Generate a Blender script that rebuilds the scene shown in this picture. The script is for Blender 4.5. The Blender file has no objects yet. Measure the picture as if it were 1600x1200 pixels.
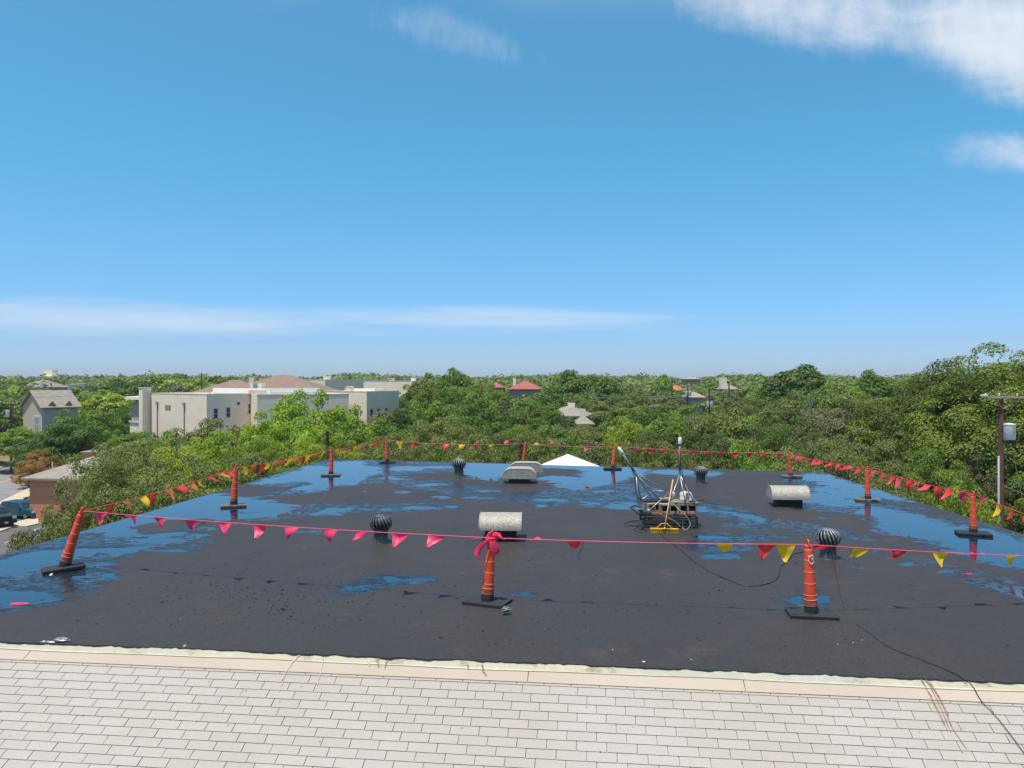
import bpy, math, random
import numpy as np
from mathutils import Vector, Matrix
R_ = math.radians
rnd = random.Random(7)
S = bpy.context.scene
COL = S.collection

# ------------------------------------------------------------------ camera, sky, sun
F = 1202.0; HY = 594.0; CH = 3.2
cam = bpy.data.objects.new('camera', bpy.data.cameras.new('camera')); COL.objects.link(cam)
cam.location = (0, 0, CH); cam.rotation_euler = (R_(90), 0, 0)
cam.data.sensor_width = 36; cam.data.lens = 36*F/1600; cam.data.shift_y = -(600-HY)/1600
cam.data.clip_start = 0.1; cam.data.clip_end = 6000
S.camera = cam
S.render.engine = 'CYCLES'
S.cycles.use_denoising = True
S.cycles.max_bounces = 6; S.cycles.diffuse_bounces = 3; S.cycles.glossy_bounces = 3
S.cycles.transmission_bounces = 3; S.cycles.transparent_max_bounces = 6; S.cycles.volume_bounces = 0
S.cycles.caustics_reflective = False; S.cycles.caustics_refractive = False
S.view_settings.view_transform = 'Standard'; S.view_settings.look = 'None'
S.view_settings.gamma = 1; S.view_settings.use_curve_mapping = False
S.view_settings.exposure = 0.12
SUNV = Vector((-0.18, -0.19, 1)).normalized()
sl = bpy.data.lights.new('sun', 'SUN'); sl.energy = 4.85; sl.angle = R_(0.53); sl.color = (1, .93, .81)
sun = bpy.data.objects.new('sun', sl); COL.objects.link(sun)
sun.rotation_euler = SUNV.to_track_quat('Z', 'Y').to_euler(); sun.location = (0, 0, 60)

W = bpy.data.worlds.new('World'); S.world = W; W.use_nodes = True
nt = W.node_tree; nt.nodes.clear()
class NT:
    def __init__(s, nt): s.nt = nt
    def n(s, t, ins=None, **kw):
        nd = s.nt.nodes.new(t)
        for k, v in kw.items(): setattr(nd, k, v)
        if ins:
            for k, v in ins.items():
                if isinstance(v, bpy.types.NodeSocket): s.nt.links.new(v, nd.inputs[k])
                else: nd.inputs[k].default_value = v
        return nd
    def m(s, op, a, b=None, c=None, clamp=False):
        ins = {0: a}
        if b is not None: ins[1] = b
        if c is not None: ins[2] = c
        nd = s.n('ShaderNodeMath', ins, operation=op); nd.use_clamp = clamp
        return nd.outputs[0]
    def mr(s, v, a, b, c=0.0, d=1.0, smooth=True):
        nd = s.n('ShaderNodeMapRange', {0: v, 1: a, 2: b, 3: c, 4: d}); nd.clamp = True
        if smooth: nd.interpolation_type = 'SMOOTHSTEP'
        return nd.outputs[0]
    def mix(s, f, a, b, bt='MIX'):
        nd = s.n('ShaderNodeMix', data_type='RGBA', blend_type=bt)
        for k, v in ((0, f), (6, a), (7, b)):
            if isinstance(v, bpy.types.NodeSocket): s.nt.links.new(v, nd.inputs[k])
            else: nd.inputs[k].default_value = v if k == 0 else (*v, 1)
        return nd.outputs[2]
    def noise(s, vec, scale, detail=4, rough=.5, dist=0.0):
        ins = {'Scale': scale, 'Detail': detail, 'Roughness': rough, 'Distortion': dist}
        if vec is not None: ins['Vector'] = vec
        return s.n('ShaderNodeTexNoise', ins).outputs['Fac']
w = NT(nt)
sky = w.n('ShaderNodeTexSky', sky_type='NISHITA')
sky.sun_disc = False; sky.sun_elevation = math.asin(SUNV.z); sky.sun_rotation = math.atan2(SUNV.x, SUNV.y) % (2*math.pi)
sky.altitude = 200; sky.air_density = 1.0; sky.dust_density = 0.35; sky.ozone_density = 2.6
hsv = w.n('ShaderNodeHueSaturation', {'Hue': 0.485, 'Saturation': 1.12, 'Value': 1.0, 'Color': sky.outputs[0]})
tc = w.n('ShaderNodeTexCoord')
sep = w.n('ShaderNodeSeparateXYZ', {0: tc.outputs['Generated']})
X, Y, Z = sep.outputs
ya = w.m('MAXIMUM', w.m('ABSOLUTE', Y), .05)
u = w.m('DIVIDE', X, ya); v = w.m('DIVIDE', Z, ya)
front = w.m('GREATER_THAN', Y, 0.0)
def ell(px, py, rx, ry, rot=0.0, soft=1.0):
    u0 = (px-800)/F; v0 = (HY-py)/F
    du = w.m('SUBTRACT', u, u0); dv = w.m('SUBTRACT', v, v0)
    c, s_ = math.cos(rot), math.sin(rot)
    a = w.m('DIVIDE', w.m('ADD', w.m('MULTIPLY', du, c), w.m('MULTIPLY', dv, s_)), rx/F)
    b = w.m('DIVIDE', w.m('SUBTRACT', w.m('MULTIPLY', dv, c), w.m('MULTIPLY', du, s_)), ry/F)
    r = w.m('SQRT', w.m('ADD', w.m('MULTIPLY', a, a), w.m('MULTIPLY', b, b)))
    return w.mr(r, 1.0+soft*.3, 0.15)
uv = w.n('ShaderNodeCombineXYZ', {0: u, 1: v, 2: 0.0}).outputs[0]
mp = w.n('ShaderNodeMapping', {'Vector': uv, 'Rotation': (0, 0, R_(-22)), 'Scale': (3.0, 7.5, 1)}).outputs[0]
fib = w.noise(mp, 1.6, 9, .66, .35)
fine = w.noise(w.n('ShaderNodeMapping', {'Vector': uv, 'Rotation': (0, 0, R_(28)), 'Scale': (22, 8.0, 1)}).outputs[0], 1.7, 6, .6, .3)
band = w.noise(w.n('ShaderNodeMapping', {'Vector': uv, 'Scale': (2.2, 28, 1)}).outputs[0], 1.2, 7, .6, .3)
big = w.m('MAXIMUM', ell(1590, 60, 330, 125, R_(-16)), w.m('MULTIPLY', ell(1270, 5, 430, 85, R_(-12)), .8))
c1 = w.mr(w.m('ADD', w.m('MULTIPLY', big, 1.15), w.m('MULTIPLY', w.m('SUBTRACT', w.m('ADD', w.m('MULTIPLY', fib, .72), w.m('MULTIPLY', fine, .28)), .5), 1.7)), .22, 1.35)
c1 = w.m('MULTIPLY', c1, w.mr(big, .0, .25))
m2 = ell(1600, 236, 220, 50, R_(-4))
c2 = w.m('MULTIPLY', w.mr(w.m('ADD', m2, w.m('MULTIPLY', w.m('SUBTRACT', fib, .5), 1.7)), .35, 1.3), w.mr(m2, 0, .3))
m3 = w.m('MAXIMUM', ell(150, 500, 700, 42, R_(-1.0)), ell(760, 498, 450, 30, R_(-1.0)))
c3 = w.m('MULTIPLY', w.mr(w.m('ADD', m3, w.m('MULTIPLY', w.m('SUBTRACT', band, .5), 1.9)), .35, 1.35), w.mr(m3, 0, .4))
m4 = ell(700, 52, 190, 52, R_(-17))
c4 = w.m('MULTIPLY', w.mr(w.m('ADD', m4, w.m('MULTIPLY', w.m('SUBTRACT', w.m('ADD', w.m('MULTIPLY', fine, .6), w.m('MULTIPLY', fib, .4)), .5), 2.6)), .40, 2.0), w.mr(m4, 0, .45))
# thin cirrus added over the unseen sky, strengthened to whiten the fill light
gen = w.noise(w.n('ShaderNodeMapping', {'Vector': tc.outputs['Generated'], 'Scale': (1.6, 3.4, 4)}).outputs[0], 1.5, 8, .6, .4)
out = w.m('SUBTRACT', 1.0, w.m('MULTIPLY', front, w.mr(v, .62, .45)))
c5 = w.m('MULTIPLY', w.m('MULTIPLY', w.mr(gen, .45, .70), .55), w.m('MULTIPLY', out, w.mr(Z, .0, .15)))
cl = w.m('MAXIMUM', w.m('MAXIMUM', w.m('MULTIPLY', c1, .93), w.m('MULTIPLY', c2, .7)), w.m('MAXIMUM', w.m('MULTIPLY', c3, .50), w.m('MULTIPLY', c4, .45)))
cl = w.m('MAXIMUM', w.m('MULTIPLY', cl, front), c5)
SKYS = 0.146
ramp = w.n('ShaderNodeValToRGB', {0: Z}); cr = ramp.color_ramp
for k_, (p_, c_) in enumerate(((0.0, (.43, .60, 1.0)), (.05, (.44, .61, .95)), (.20, (.53, .83, .97)), (.28, (.54, .91, 1.01)), (.42, (.66, 1.0, 1.04)), (1.0, (1.0, 1.04, 1.0)))):
    e_ = cr.elements[k_] if k_ < 2 else cr.elements.new(p_)
    e_.position = p_; e_.color = (*c_, 1)
skyc = w.n('ShaderNodeMix', data_type='RGBA', blend_type='MULTIPLY'); skyc.inputs[0].default_value = 1.0
nt.links.new(hsv.outputs[0], skyc.inputs[6]); nt.links.new(ramp.outputs[0], skyc.inputs[7])
col = w.mix(w.m('MINIMUM', cl, 1.0), skyc.outputs[2], (.74/SKYS, .79/SKYS, .87/SKYS))
bg = w.n('ShaderNodeBackground', {'Color': col, 'Strength': SKYS})
wo = w.n('ShaderNodeOutputWorld', {'Surface': bg.outputs[0]})
W.cycles.sampling_method = 'MANUAL'; W.cycles.sample_map_resolution = 512

# ------------------------------------------------------------------ helpers
def G(px, py, z=0.0):
    d = F*(CH-z)/(py-HY)
    return Vector(((px-800)/F*d, d, z))
def P(px, py, d):
    return Vector(((px-800)/F*d, d, CH-(py-HY)/F*d))
def tag(o, label=None, cat=None, group=None, kind=None):
    if label: o['label'] = label
    if cat: o['category'] = cat
    if group: o['group'] = group
    if kind: o['kind'] = kind
    return o
def empty(name, loc=(0, 0, 0), rz=0.0, label=None, cat=None, group=None, kind=None):
    o = bpy.data.objects.new(name, None); COL.objects.link(o)
    o.location = loc; o.rotation_euler = (0, 0, rz); o.empty_display_size = .1
    return tag(o, label, cat, group, kind)
def link(name, me, mat=None, parent=None):
    if mat is not None and not me.materials:
        me.materials.append(mat)
    o = bpy.data.objects.new(name, me); COL.objects.link(o)
    if parent is not None: o.parent = parent
    return o
def copy_tree(o, parent=None):
    c = o.copy(); COL.objects.link(c)
    if parent is not None: c.parent = parent
    for ch in list(o.children): copy_tree(ch, c)
    return c
class MB:
    def __init__(s): s.v = []; s.f = []
    def add(s, vs, fs):
        b = len(s.v); s.v += [tuple(p) for p in vs]; s.f += [tuple(i+b for i in f) for f in fs]; return s
    def box(s, c, size, rz=0.0, rx=0.0, ry=0.0, taper=1.0):
        M = Matrix.Rotation(rz, 3, 'Z') @ Matrix.Rotation(ry, 3, 'Y') @ Matrix.Rotation(rx, 3, 'X')
        hx, hy, hz = size[0]/2, size[1]/2, size[2]/2
        vs = []
        for z, t in ((-hz, 1), (hz, taper)):
            for x, y in ((-hx, -hy), (hx, -hy), (hx, hy), (-hx, hy)):
                vs.append(Vector(c) + M @ Vector((x*t, y*t, z)))
        return s.add(vs, [(3, 2, 1, 0), (4, 5, 6, 7), (0, 1, 5, 4), (1, 2, 6, 5), (2, 3, 7, 6), (3, 0, 4, 7)])
    def tube(s, pts, r, n=8, caps=True):
        pts = [Vector(p) for p in pts]; m = len(pts)
        rs = r if isinstance(r, (list, tuple)) else [r]*m
        vs = []; prev = None
        for i, p in enumerate(pts):
            t = (pts[min(i+1, m-1)] - pts[max(i-1, 0)]).normalized()
            if prev is None:
                a = Vector((0, 0, 1)) if abs(t.z) < .9 else Vector((1, 0, 0))
                x = t.cross(a).normalized()
            else: x = (prev - t*prev.dot(t)).normalized()
            prev = x; y = t.cross(x)
            for k in range(n):
                an = 2*math.pi*k/n
                vs.append(p + (x*math.cos(an)+y*math.sin(an))*rs[i])
        fs = [(i*n+k, i*n+(k+1) % n, (i+1)*n+(k+1) % n, (i+1)*n+k) for i in range(m-1) for k in range(n)]
        if caps:
            fs.append(tuple(range(n-1, -1, -1))); fs.append(tuple((m-1)*n+k for k in range(n)))
        return s.add(vs, fs)
    def lathe(s, prof, n=20, c=(0, 0, 0), caps=True):
        vs = []; m = len(prof)
        for r, z in prof:
            for k in range(n):
                a = 2*math.pi*k/n
                vs.append((c[0]+r*math.cos(a), c[1]+r*math.sin(a), c[2]+z))
        fs = [(i*n+k, i*n+(k+1) % n, (i+1)*n+(k+1) % n, (i+1)*n+k) for i in range(m-1) for k in range(n)]
        if caps:
            fs.append(tuple(range(n-1, -1, -1))); fs.append(tuple((m-1)*n+k for k in range(n)))
        return s.add(vs, fs)
    def prism(s, poly, z0, z1):
        n = len(poly)
        vs = [(p[0], p[1], z0) for p in poly] + [(p[0], p[1], z1) for p in poly]
        fs = [tuple(range(n-1, -1, -1)), tuple(range(n, 2*n))] + [(i, (i+1) % n, n+(i+1) % n, n+i) for i in range(n)]
        return s.add(vs, fs)
    def mesh(s, name, smooth=False, auto=None):
        me = bpy.data.meshes.new(name); me.from_pydata(s.v, [], s.f); me.validate()
        if smooth:
            me.polygons.foreach_set('use_smooth', [True]*len(me.polygons))
        me.update()
        if auto is not None:
            me.polygons.foreach_set('use_smooth', [True]*len(me.polygons))
            try: me.set_sharp_from_angle(angle=R_(auto))
            except Exception: pass
        return me
    def build(s, name, mat, parent=None, smooth=False, auto=None, bevel=0):
        o = link(name, s.mesh(name, smooth, auto), mat, parent)
        if bevel:
            m = o.modifiers.new('b', 'BEVEL'); m.width = bevel; m.segments = 2; m.limit_method = 'ANGLE'
        return o
def np_mesh(name, verts, faces, smooth=False):
    me = bpy.data.meshes.new(name)
    nv, nf, k = len(verts), len(faces), faces.shape[1]
    me.vertices.add(nv); me.vertices.foreach_set('co', verts.astype(np.float32).ravel())
    me.loops.add(nf*k); me.loops.foreach_set('vertex_index', faces.astype(np.int32).ravel())
    me.polygons.add(nf)
    me.polygons.foreach_set('loop_start', np.arange(0, nf*k, k, dtype=np.int32))
    me.polygons.foreach_set('loop_total', np.full(nf, k, dtype=np.int32))
    me.polygons.foreach_set('use_smooth', np.full(nf, smooth))
    me.update(calc_edges=True)
    return me

# ------------------------------------------------------------------ materials
MATS = {}
def mat(name, c, rough=.7, metal=0.0, var=.12, scale=6.0, bump=0.0, bscale=60.0, c2=None, objvar=0.0, spec=.5, trans=0.0):
    if name in MATS: return MATS[name]
    m = bpy.data.materials.new(name); m.use_nodes = True; m.node_tree.nodes.clear(); q = NT(m.node_tree)
    tcn = q.n('ShaderNodeTexCoord').outputs['Object']
    n1 = q.noise(tcn, scale, 5, .6)
    a = tuple(x*(1-var) for x in c); b = c2 if c2 else tuple(min(1, x*(1+var)) for x in c)
    colr = q.mix(q.mr(n1, .3, .7), a, b)
    if objvar:
        oi = q.n('ShaderNodeObjectInfo').outputs['Random']
        hs = q.n('ShaderNodeHueSaturation', {'Color': colr, 'Value': q.mr(oi, 0, 1, 1-objvar, 1+objvar, False)})
        colr = hs.outputs[0]
    ins = {'Base Color': colr, 'Roughness': rough, 'Metallic': metal, 'Specular IOR Level': spec}
    if bump:
        bn = q.n('ShaderNodeBump', {'Strength': bump, 'Distance': .01, 'Height': q.noise(tcn, bscale, 4, .6)})
        ins['Normal'] = bn.outputs[0]
    bs = q.n('ShaderNodeBsdfPrincipled', ins)
    sh = bs.outputs[0]
    if trans:
        tr = q.n('ShaderNodeBsdfTranslucent', {'Color': colr})
        mx = q.n('ShaderNodeMixShader', {0: trans, 1: sh, 2: tr.outputs[0]}); sh = mx.outputs[0]
    q.n('ShaderNodeOutputMaterial', {'Surface': sh})
    MATS[name] = m; return m
def leafmat(name, c1, c2, trans=.28):
    m = bpy.data.materials.new(name); m.use_nodes = True; m.node_tree.nodes.clear(); q = NT(m.node_tree)
    g = q.n('ShaderNodeNewGeometry'); oi = q.n('ShaderNodeObjectInfo')
    tcn = q.n('ShaderNodeTexCoord').outputs['Object']
    a = q.m('ADD', q.m('MULTIPLY', g.outputs['Random Per Island'], .55), q.m('MULTIPLY', q.mr(q.noise(tcn, .45, 3, .6), .3, .7), .45))
    colr = q.mix(a, c1, c2)
    hs = q.n('ShaderNodeHueSaturation', {'Color': colr, 'Hue': q.mr(oi.outputs['Random'], 0, 1, .487, .512, False),
             'Value': q.mr(q.m('FRACT', q.m('MULTIPLY', oi.outputs['Random'], 7.31)), 0, 1, .74, 1.28, False)})
    d = q.n('ShaderNodeBsdfPrincipled', {'Base Color': hs.outputs[0], 'Roughness': .5, 'Specular IOR Level': .35})
    t = q.n('ShaderNodeBsdfTranslucent', {'Color': q.mix(1.0, hs.outputs[0], (1.15, 1.25, .55), 'MULTIPLY')})
    mx = q.n('ShaderNodeMixShader', {0: trans, 1: d.outputs[0], 2: t.outputs[0]})
    q.n('ShaderNodeOutputMaterial', {'Surface': mx.outputs[0]}); return m
LEAF = {
 'oak': leafmat('leaf_olive', (.110, .128, .028), (.222, .252, .060)),
 'green': leafmat('leaf_green', (.110, .175, .014), (.215, .310, .030)),
 'dark': leafmat('leaf_dark', (.065, .110, .010), (.130, .205, .022)),
 'lime': leafmat('leaf_lime', (.190, .275, .012), (.330, .410, .028)),
 'rust': leafmat('leaf_rust', (.300, .180, .035), (.460, .290, .070)),
 'grove': leafmat('leaf_grove', (.080, .115, .014), (.185, .240, .030)),
 'grey': leafmat('leaf_grey', (.130, .120, .060), (.230, .215, .110)),
}
BARK = mat('bark', (.145, .115, .088), .9, var=.35, scale=5, bump=.5, bscale=20)
ORANGE = mat('orange_plastic', (.86, .070, .026), .5, var=.28, scale=5, c2=(.92, .115, .050), objvar=.06)
DKORANGE = mat('sooty_orange', (.30, .07, .03), .6, var=.3, scale=14, c2=(.45, .10, .05))
RINGW = mat('scuffed_band', (.90, .30, .17), .5, var=.1)
RUBBER = mat('black_rubber', (.020, .021, .024), .75, var=.25, scale=12, bump=.25, bscale=90)
RUBBERW = mat('worn_rubber', (.13, .115, .10), .85, var=.3, scale=9)
PINK = mat('pink_pennant', (.97, .065, .17), .42, var=.06, trans=.35)
RED = mat('red_pennant', (.92, .05, .06), .42, var=.06, trans=.35)
YEL = mat('yellow_pennant', (.90, .58, .02), .42, var=.06, trans=.35)
ORP = mat('orange_pennant', (.92, .20, .04), .42, var=.06, trans=.35)
PCORD = mat('pink_cord', (.80, .10, .16), .5)
GALV = mat('galvanised', (.34, .36, .37), .45, metal=.65, var=.2, scale=9)
GALVD = mat('dark_coated_metal', (.035, .037, .042), .5, var=.4, scale=7, c2=(.09, .095, .10))
VANE = mat('weathered_vane', (.15, .16, .17), .5, metal=.3, var=.35, scale=16, c2=(.28, .30, .315))
VANE_BLACK = mat('tarred_vane', (.045, .048, .053), .45, var=.3, scale=16, c2=(.13, .14, .15))
TAR = mat('tar_curb', (.010, .010, .011), .6, var=.3, scale=8)
CONC = mat('cinder_concrete', (.33, .265, .195), .9, var=.18, scale=14, bump=.4, bscale=80)
PAVER = mat('reddish_paver', (.20, .095, .075), .85, var=.25, scale=12)
WHITEP = mat('white_plastic', (.78, .78, .74), .4, var=.05)
CREAM = mat('cream_shell', (.50, .475, .40), .5, var=.2, scale=12)
BROOMY = mat('yellow_broom', (.72, .42, .03), .7, var=.12, scale=30)
WOOD = mat('orange_wood', (.68, .34, .17), .6, var=.12, scale=14)
CABLE = mat('black_cable', (.012, .012, .013), .5)
TANC = mat('tan_cable', (.36, .30, .22), .6)
STUCCO = mat('beige_stucco', (.88, .72, .57), .9, var=.05, scale=.6)
STUCCO2 = mat('grey_stucco', (.84, .68, .53), .9, var=.05, scale=.6)
WHITER = mat('white_membrane', (.72, .70, .67), .7, var=.04, scale=.5)
GLASS = mat('dark_glass', (.035, .045, .06), .12, var=.3, scale=2)
FRAME = mat('window_frame', (.62, .60, .56), .6)
POLE = mat('creosote_wood', (.13, .062, .042), .85, var=.35, scale=6)
WIRE = mat('wire', (.09, .09, .09), .6)
def roofmat(name, c, scale=1.5):
    return mat(name, c, .95, var=.14, scale=scale)
SH_BROWN = roofmat('brown_roof_shingle', (.235, .155, .120)); SH_GREY = roofmat('grey_roof_shingle', (.27, .235, .20))
SH_RED = roofmat('red_roof_tile', (.33, .105, .085)); SH_ORANGE = roofmat('orange_roof_tile', (.46, .15, .06))
SIDING = mat('grey_siding', (.50, .42, .33), .85, var=.06)
FASCIA = mat('fascia_white', (.62, .60, .56), .7)

# speckled metal hood
def hoodmat():
    m = bpy.data.materials.new('speckled_hood'); m.use_nodes = True; m.node_tree.nodes.clear(); q = NT(m.node_tree)
    t = q.n('ShaderNodeTexCoord').outputs['Object']
    sp = q.mr(q.noise(t, 42, 4, .75), .44, .58); big = q.mr(q.noise(t, 3.5, 4, .6), .35, .7)
    c = q.mix(sp, (.27, .245, .21), (.56, .51, .445)); c = q.mix(q.m('MULTIPLY', big, .35), c, (.30, .24, .18))
    b = q.n('ShaderNodeBsdfPrincipled', {'Base Color': c, 'Roughness': .6, 'Metallic': .1,
        'Normal': q.n('ShaderNodeBump', {'Strength': .3, 'Distance': .004, 'Height': sp}).outputs[0]})
    q.n('ShaderNodeOutputMaterial', {'Surface': b.outputs[0]}); return m
HOOD = hoodmat()
def brickmat():
    m = bpy.data.materials.new('red_brickwork'); m.use_nodes = True; m.node_tree.nodes.clear(); q = NT(m.node_tree)
    t = q.n('ShaderNodeTexCoord').outputs['Object']
    sp = q.n('ShaderNodeSeparateXYZ', {0: t}).outputs
    vec = q.n('ShaderNodeCombineXYZ', {0: q.m('ADD', sp[0], sp[1]), 1: sp[2], 2: 0.0}).outputs[0]
    b = q.n('ShaderNodeTexBrick', {'Vector': vec, 'Color1': (.62, .17, .07, 1), 'Color2': (.44, .11, .05, 1), 'Mortar': (.50, .38, .29, 1),
            'Scale': 1.0, 'Mortar Size': .010, 'Brick Width': .22, 'Row Height': .078})
    c = q.mix(q.mr(q.noise(t, 3, 5, .7), .58, .82), b.outputs[0], (.68, .40, .27))
    p = q.n('ShaderNodeBsdfPrincipled', {'Base Color': c, 'Roughness': .9})
    q.n('ShaderNodeOutputMaterial', {'Surface': p.outputs[0]}); return m
BRICK = brickmat()

# ------------------------------------------------------------------ terrain
def sm(a, b, x):
    t = np.clip((x-a)/(b-a), 0, 1); return t*t*(3-2*t)
GZ = -11.0
def gz(x, y):
    r = np.hypot(x, y)
    return GZ + 1.5*sm(150, 240, r) + 3.5*sm(240, 480, r) + 4.0*sm(480, 1000, r)
rr = np.concatenate([[0.0, 6, 12], np.geomspace(18, 4500, 70)]); th = np.linspace(0, 2*math.pi, 97)[:-1]
RR, TH = np.meshgrid(rr, th, indexing='ij')
gx, gy = RR*np.sin(TH), RR*np.cos(TH)
V = np.stack([gx, gy, gz(gx, gy)], -1).reshape(-1, 3)
i, j = np.meshgrid(np.arange(len(rr)-1), np.arange(96), indexing='ij'); j2 = (j+1) % 96
Fq = np.stack([i*96+j, i*96+j2, (i+1)*96+j2, (i+1)*96+j], -1).reshape(-1, 4)[:, ::-1]
def groundmat():
    m = bpy.data.materials.new('dry_ground'); m.use_nodes = True; m.node_tree.nodes.clear(); q = NT(m.node_tree)
    t = q.n('ShaderNodeTexCoord').outputs['Object']
    c = q.mix(q.mr(q.noise(t, .09, 5, .6), .38, .62), (.30, .205, .115), (.105, .115, .045))
    c = q.mix(q.mr(q.noise(t, 2.0, 5, .7), .3, .75), c, (.20, .15, .09))
    p = q.n('ShaderNodeBsdfPrincipled', {'Base Color': c, 'Roughness': .95})
    q.n('ShaderNodeOutputMaterial', {'Surface': p.outputs[0]}); return m
terrain = link('ground', np_mesh('ground', V, Fq, True), groundmat()); tag(terrain, kind='structure', label='dry grass and bare ground beneath the trees')

ASPH = mat('asphalt', (.22, .205, .205), .9, var=.14, scale=.7)
ASPHD = mat('parking_asphalt', (.115, .10, .10), .9, var=.15, scale=.7)
CONCW = mat('pale_walk', (.50, .44, .33), .9, var=.07, scale=1)
DRY = mat('dry_soil', (.27, .165, .09), .95, var=.2, scale=1)
YLINE = mat('yellow_paint', (.60, .42, .13), .7)
def gp(px, py): p = G(px, py, GZ); return (p.x, p.y)
def sheet(name, pts, lift, m, h=0.004, kind='structure', parent=None, label=None):
    b = MB(); b.prism(pts, GZ+lift-h, GZ+lift); o = b.build(name, m, parent)
    if kind: tag(o, label, kind=kind)
    return o
def ln(a, b, t): return (a[0]+(b[0]-a[0])*t, a[1]+(b[1]-a[1])*t)
a0, a1 = gp(0, 786), gp(46, 764)
dirx = Vector((a1[0]-a0[0], a1[1]-a0[1], 0)).normalized(); nrm = Vector((-dirx.y, dirx.x, 0))
A0 = Vector((a0[0], a0[1], 0))
def road_strip(name, o0, o1, lift, m, h, s0=-60, s1=160, label=None):
    q = [A0+dirx*s0+nrm*o0, A0+dirx*s1+nrm*o0, A0+dirx*s1+nrm*o1, A0+dirx*s0+nrm*o1]
    return sheet(name, [(p.x, p.y) for p in q], lift, m, h, label=label)
road_strip('road', 0.15, 11.0, .012, ASPH, .02, label='grey two lane street running past the brick building')
road_strip('road_marking', 5.3, 5.42, .018, YLINE, .005, label='faint yellow centre line on the street')
road_strip('sidewalk', -1.9, 0.1, .13, CONCW, .2, label='pale concrete sidewalk along the near side of the street')
road_strip('sidewalk', 11.05, 12.6, .13, CONCW, .2, label='pale concrete sidewalk along the far side of the street')
# parking lot and its pale walk
sheet('parking_lot', [gp(-260, 1005), gp(160, 905), gp(130, 812), gp(0, 826), gp(-260, 880)], .010, ASPHD, .02, label='dark asphalt parking lot below the roof edge')
sheet('parking_lot', [gp(-120, 845), gp(0, 821), gp(70, 808), gp(70, 800), gp(0, 807), gp(-120, 822)], .012, ASPHD, .02, label='dark asphalt parking lane holding the parked cars')
sheet('walkway', [gp(-200, 872), gp(0, 832), gp(22, 824), gp(42, 824), gp(60, 820), gp(60, 809), gp(30, 816), gp(0, 823), gp(-200, 862)], .14, CONCW, .2, label='pale concrete walkway between the parking lanes')
b = MB(); p0, p1 = gp(7, 849), gp(33, 838)
dv = Vector((p1[0]-p0[0], p1[1]-p0[1], 0)); L = dv.length
b.box(((p0[0]+p1[0])/2, (p0[1]+p1[1])/2, GZ+.016), (L, .12, .004), math.atan2(dv.y, dv.x)); tag(b.build('parking_line', YLINE), 'yellow painted parking line on dark asphalt', kind='structure')
p0, p1 = gp(-60, 872), gp(-20, 858)
# ------------------------------------------------------------------ the black flat roof
FL = Vector((-9.80, 9.86)); FR = Vector((10.45, 7.60)); BL = Vector((G(515, 717).x, G(515, 717).y)); BR = Vector((G(1286, 738.5).x, G(1286, 738.5).y))
NU, NV = 400, 430
uu, vv = np.meshgrid(np.linspace(0, 1, NU+1), np.linspace(0, 1, NV+1), indexing='ij')
def bil(a, b, c, d, k): return (a[k]*(1-uu)+b[k]*uu)*(1-vv) + (c[k]*(1-uu)+d[k]*uu)*vv
gx = bil(FL, FR, BL, BR, 0); gy = bil(FL, FR, BL, BR, 1)
nr = np.random.RandomState(5)
def vnoise(x, y, freq, seed):
    r = np.random.RandomState(seed); T = r.rand(128, 128)
    X_ = x*freq+37.3; Y_ = y*freq+11.7
    xi = np.floor(X_).astype(int); yi = np.floor(Y_).astype(int); fx = X_-xi; fy = Y_-yi
    fx = fx*fx*(3-2*fx); fy = fy*fy*(3-2*fy)
    g = lambda a, b: T[a % 128, b % 128]
    return (g(xi, yi)*(1-fx)+g(xi+1, yi)*fx)*(1-fy) + (g(xi, yi+1)*(1-fx)+g(xi+1, yi+1)*fx)*fy
def fbm(x, y, f, seed, o=5, gain=.55):
    s = 0; a = 1; t = 0
    for k in range(o): s = s+a*(vnoise(x, y, f*2**k, seed+k)-.5); t += a; a *= gain
    return s/t*2
def sdpoly(x, y, P_):
    d = np.full(x.shape, 1e9); inside = np.zeros(x.shape, bool); n = len(P_)
    for i in range(n):
        ax, ay = P_[i]; bx, by = P_[(i+1) % n]
        ex, ey = bx-ax, by-ay; t = np.clip(((x-ax)*ex+(y-ay)*ey)/(ex*ex+ey*ey+1e-12), 0, 1)
        d = np.minimum(d, np.hypot(x-ax-t*ex, y-ay-t*ey))
        c = ((ay > y) != (by > y))
        with np.errstate(divide='ignore', invalid='ignore'):
            xc = (bx-ax)*(y-ay)/(by-ay+1e-12)+ax
        inside ^= c & (x < xc)
    return np.where(inside, d, -d)
def E(cx, cy, rx, ry, n=14): return [(cx+rx*math.cos(2*math.pi*k/n), cy+ry*math.sin(2*math.pi*k/n)) for k in range(n)]
def Bx(x0, y0, x1, y1): return E((x0+x1)/2, (y0+y1)/2, (x1-x0)/2*1.08, max((y1-y0)/2, 1)*.75)
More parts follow.
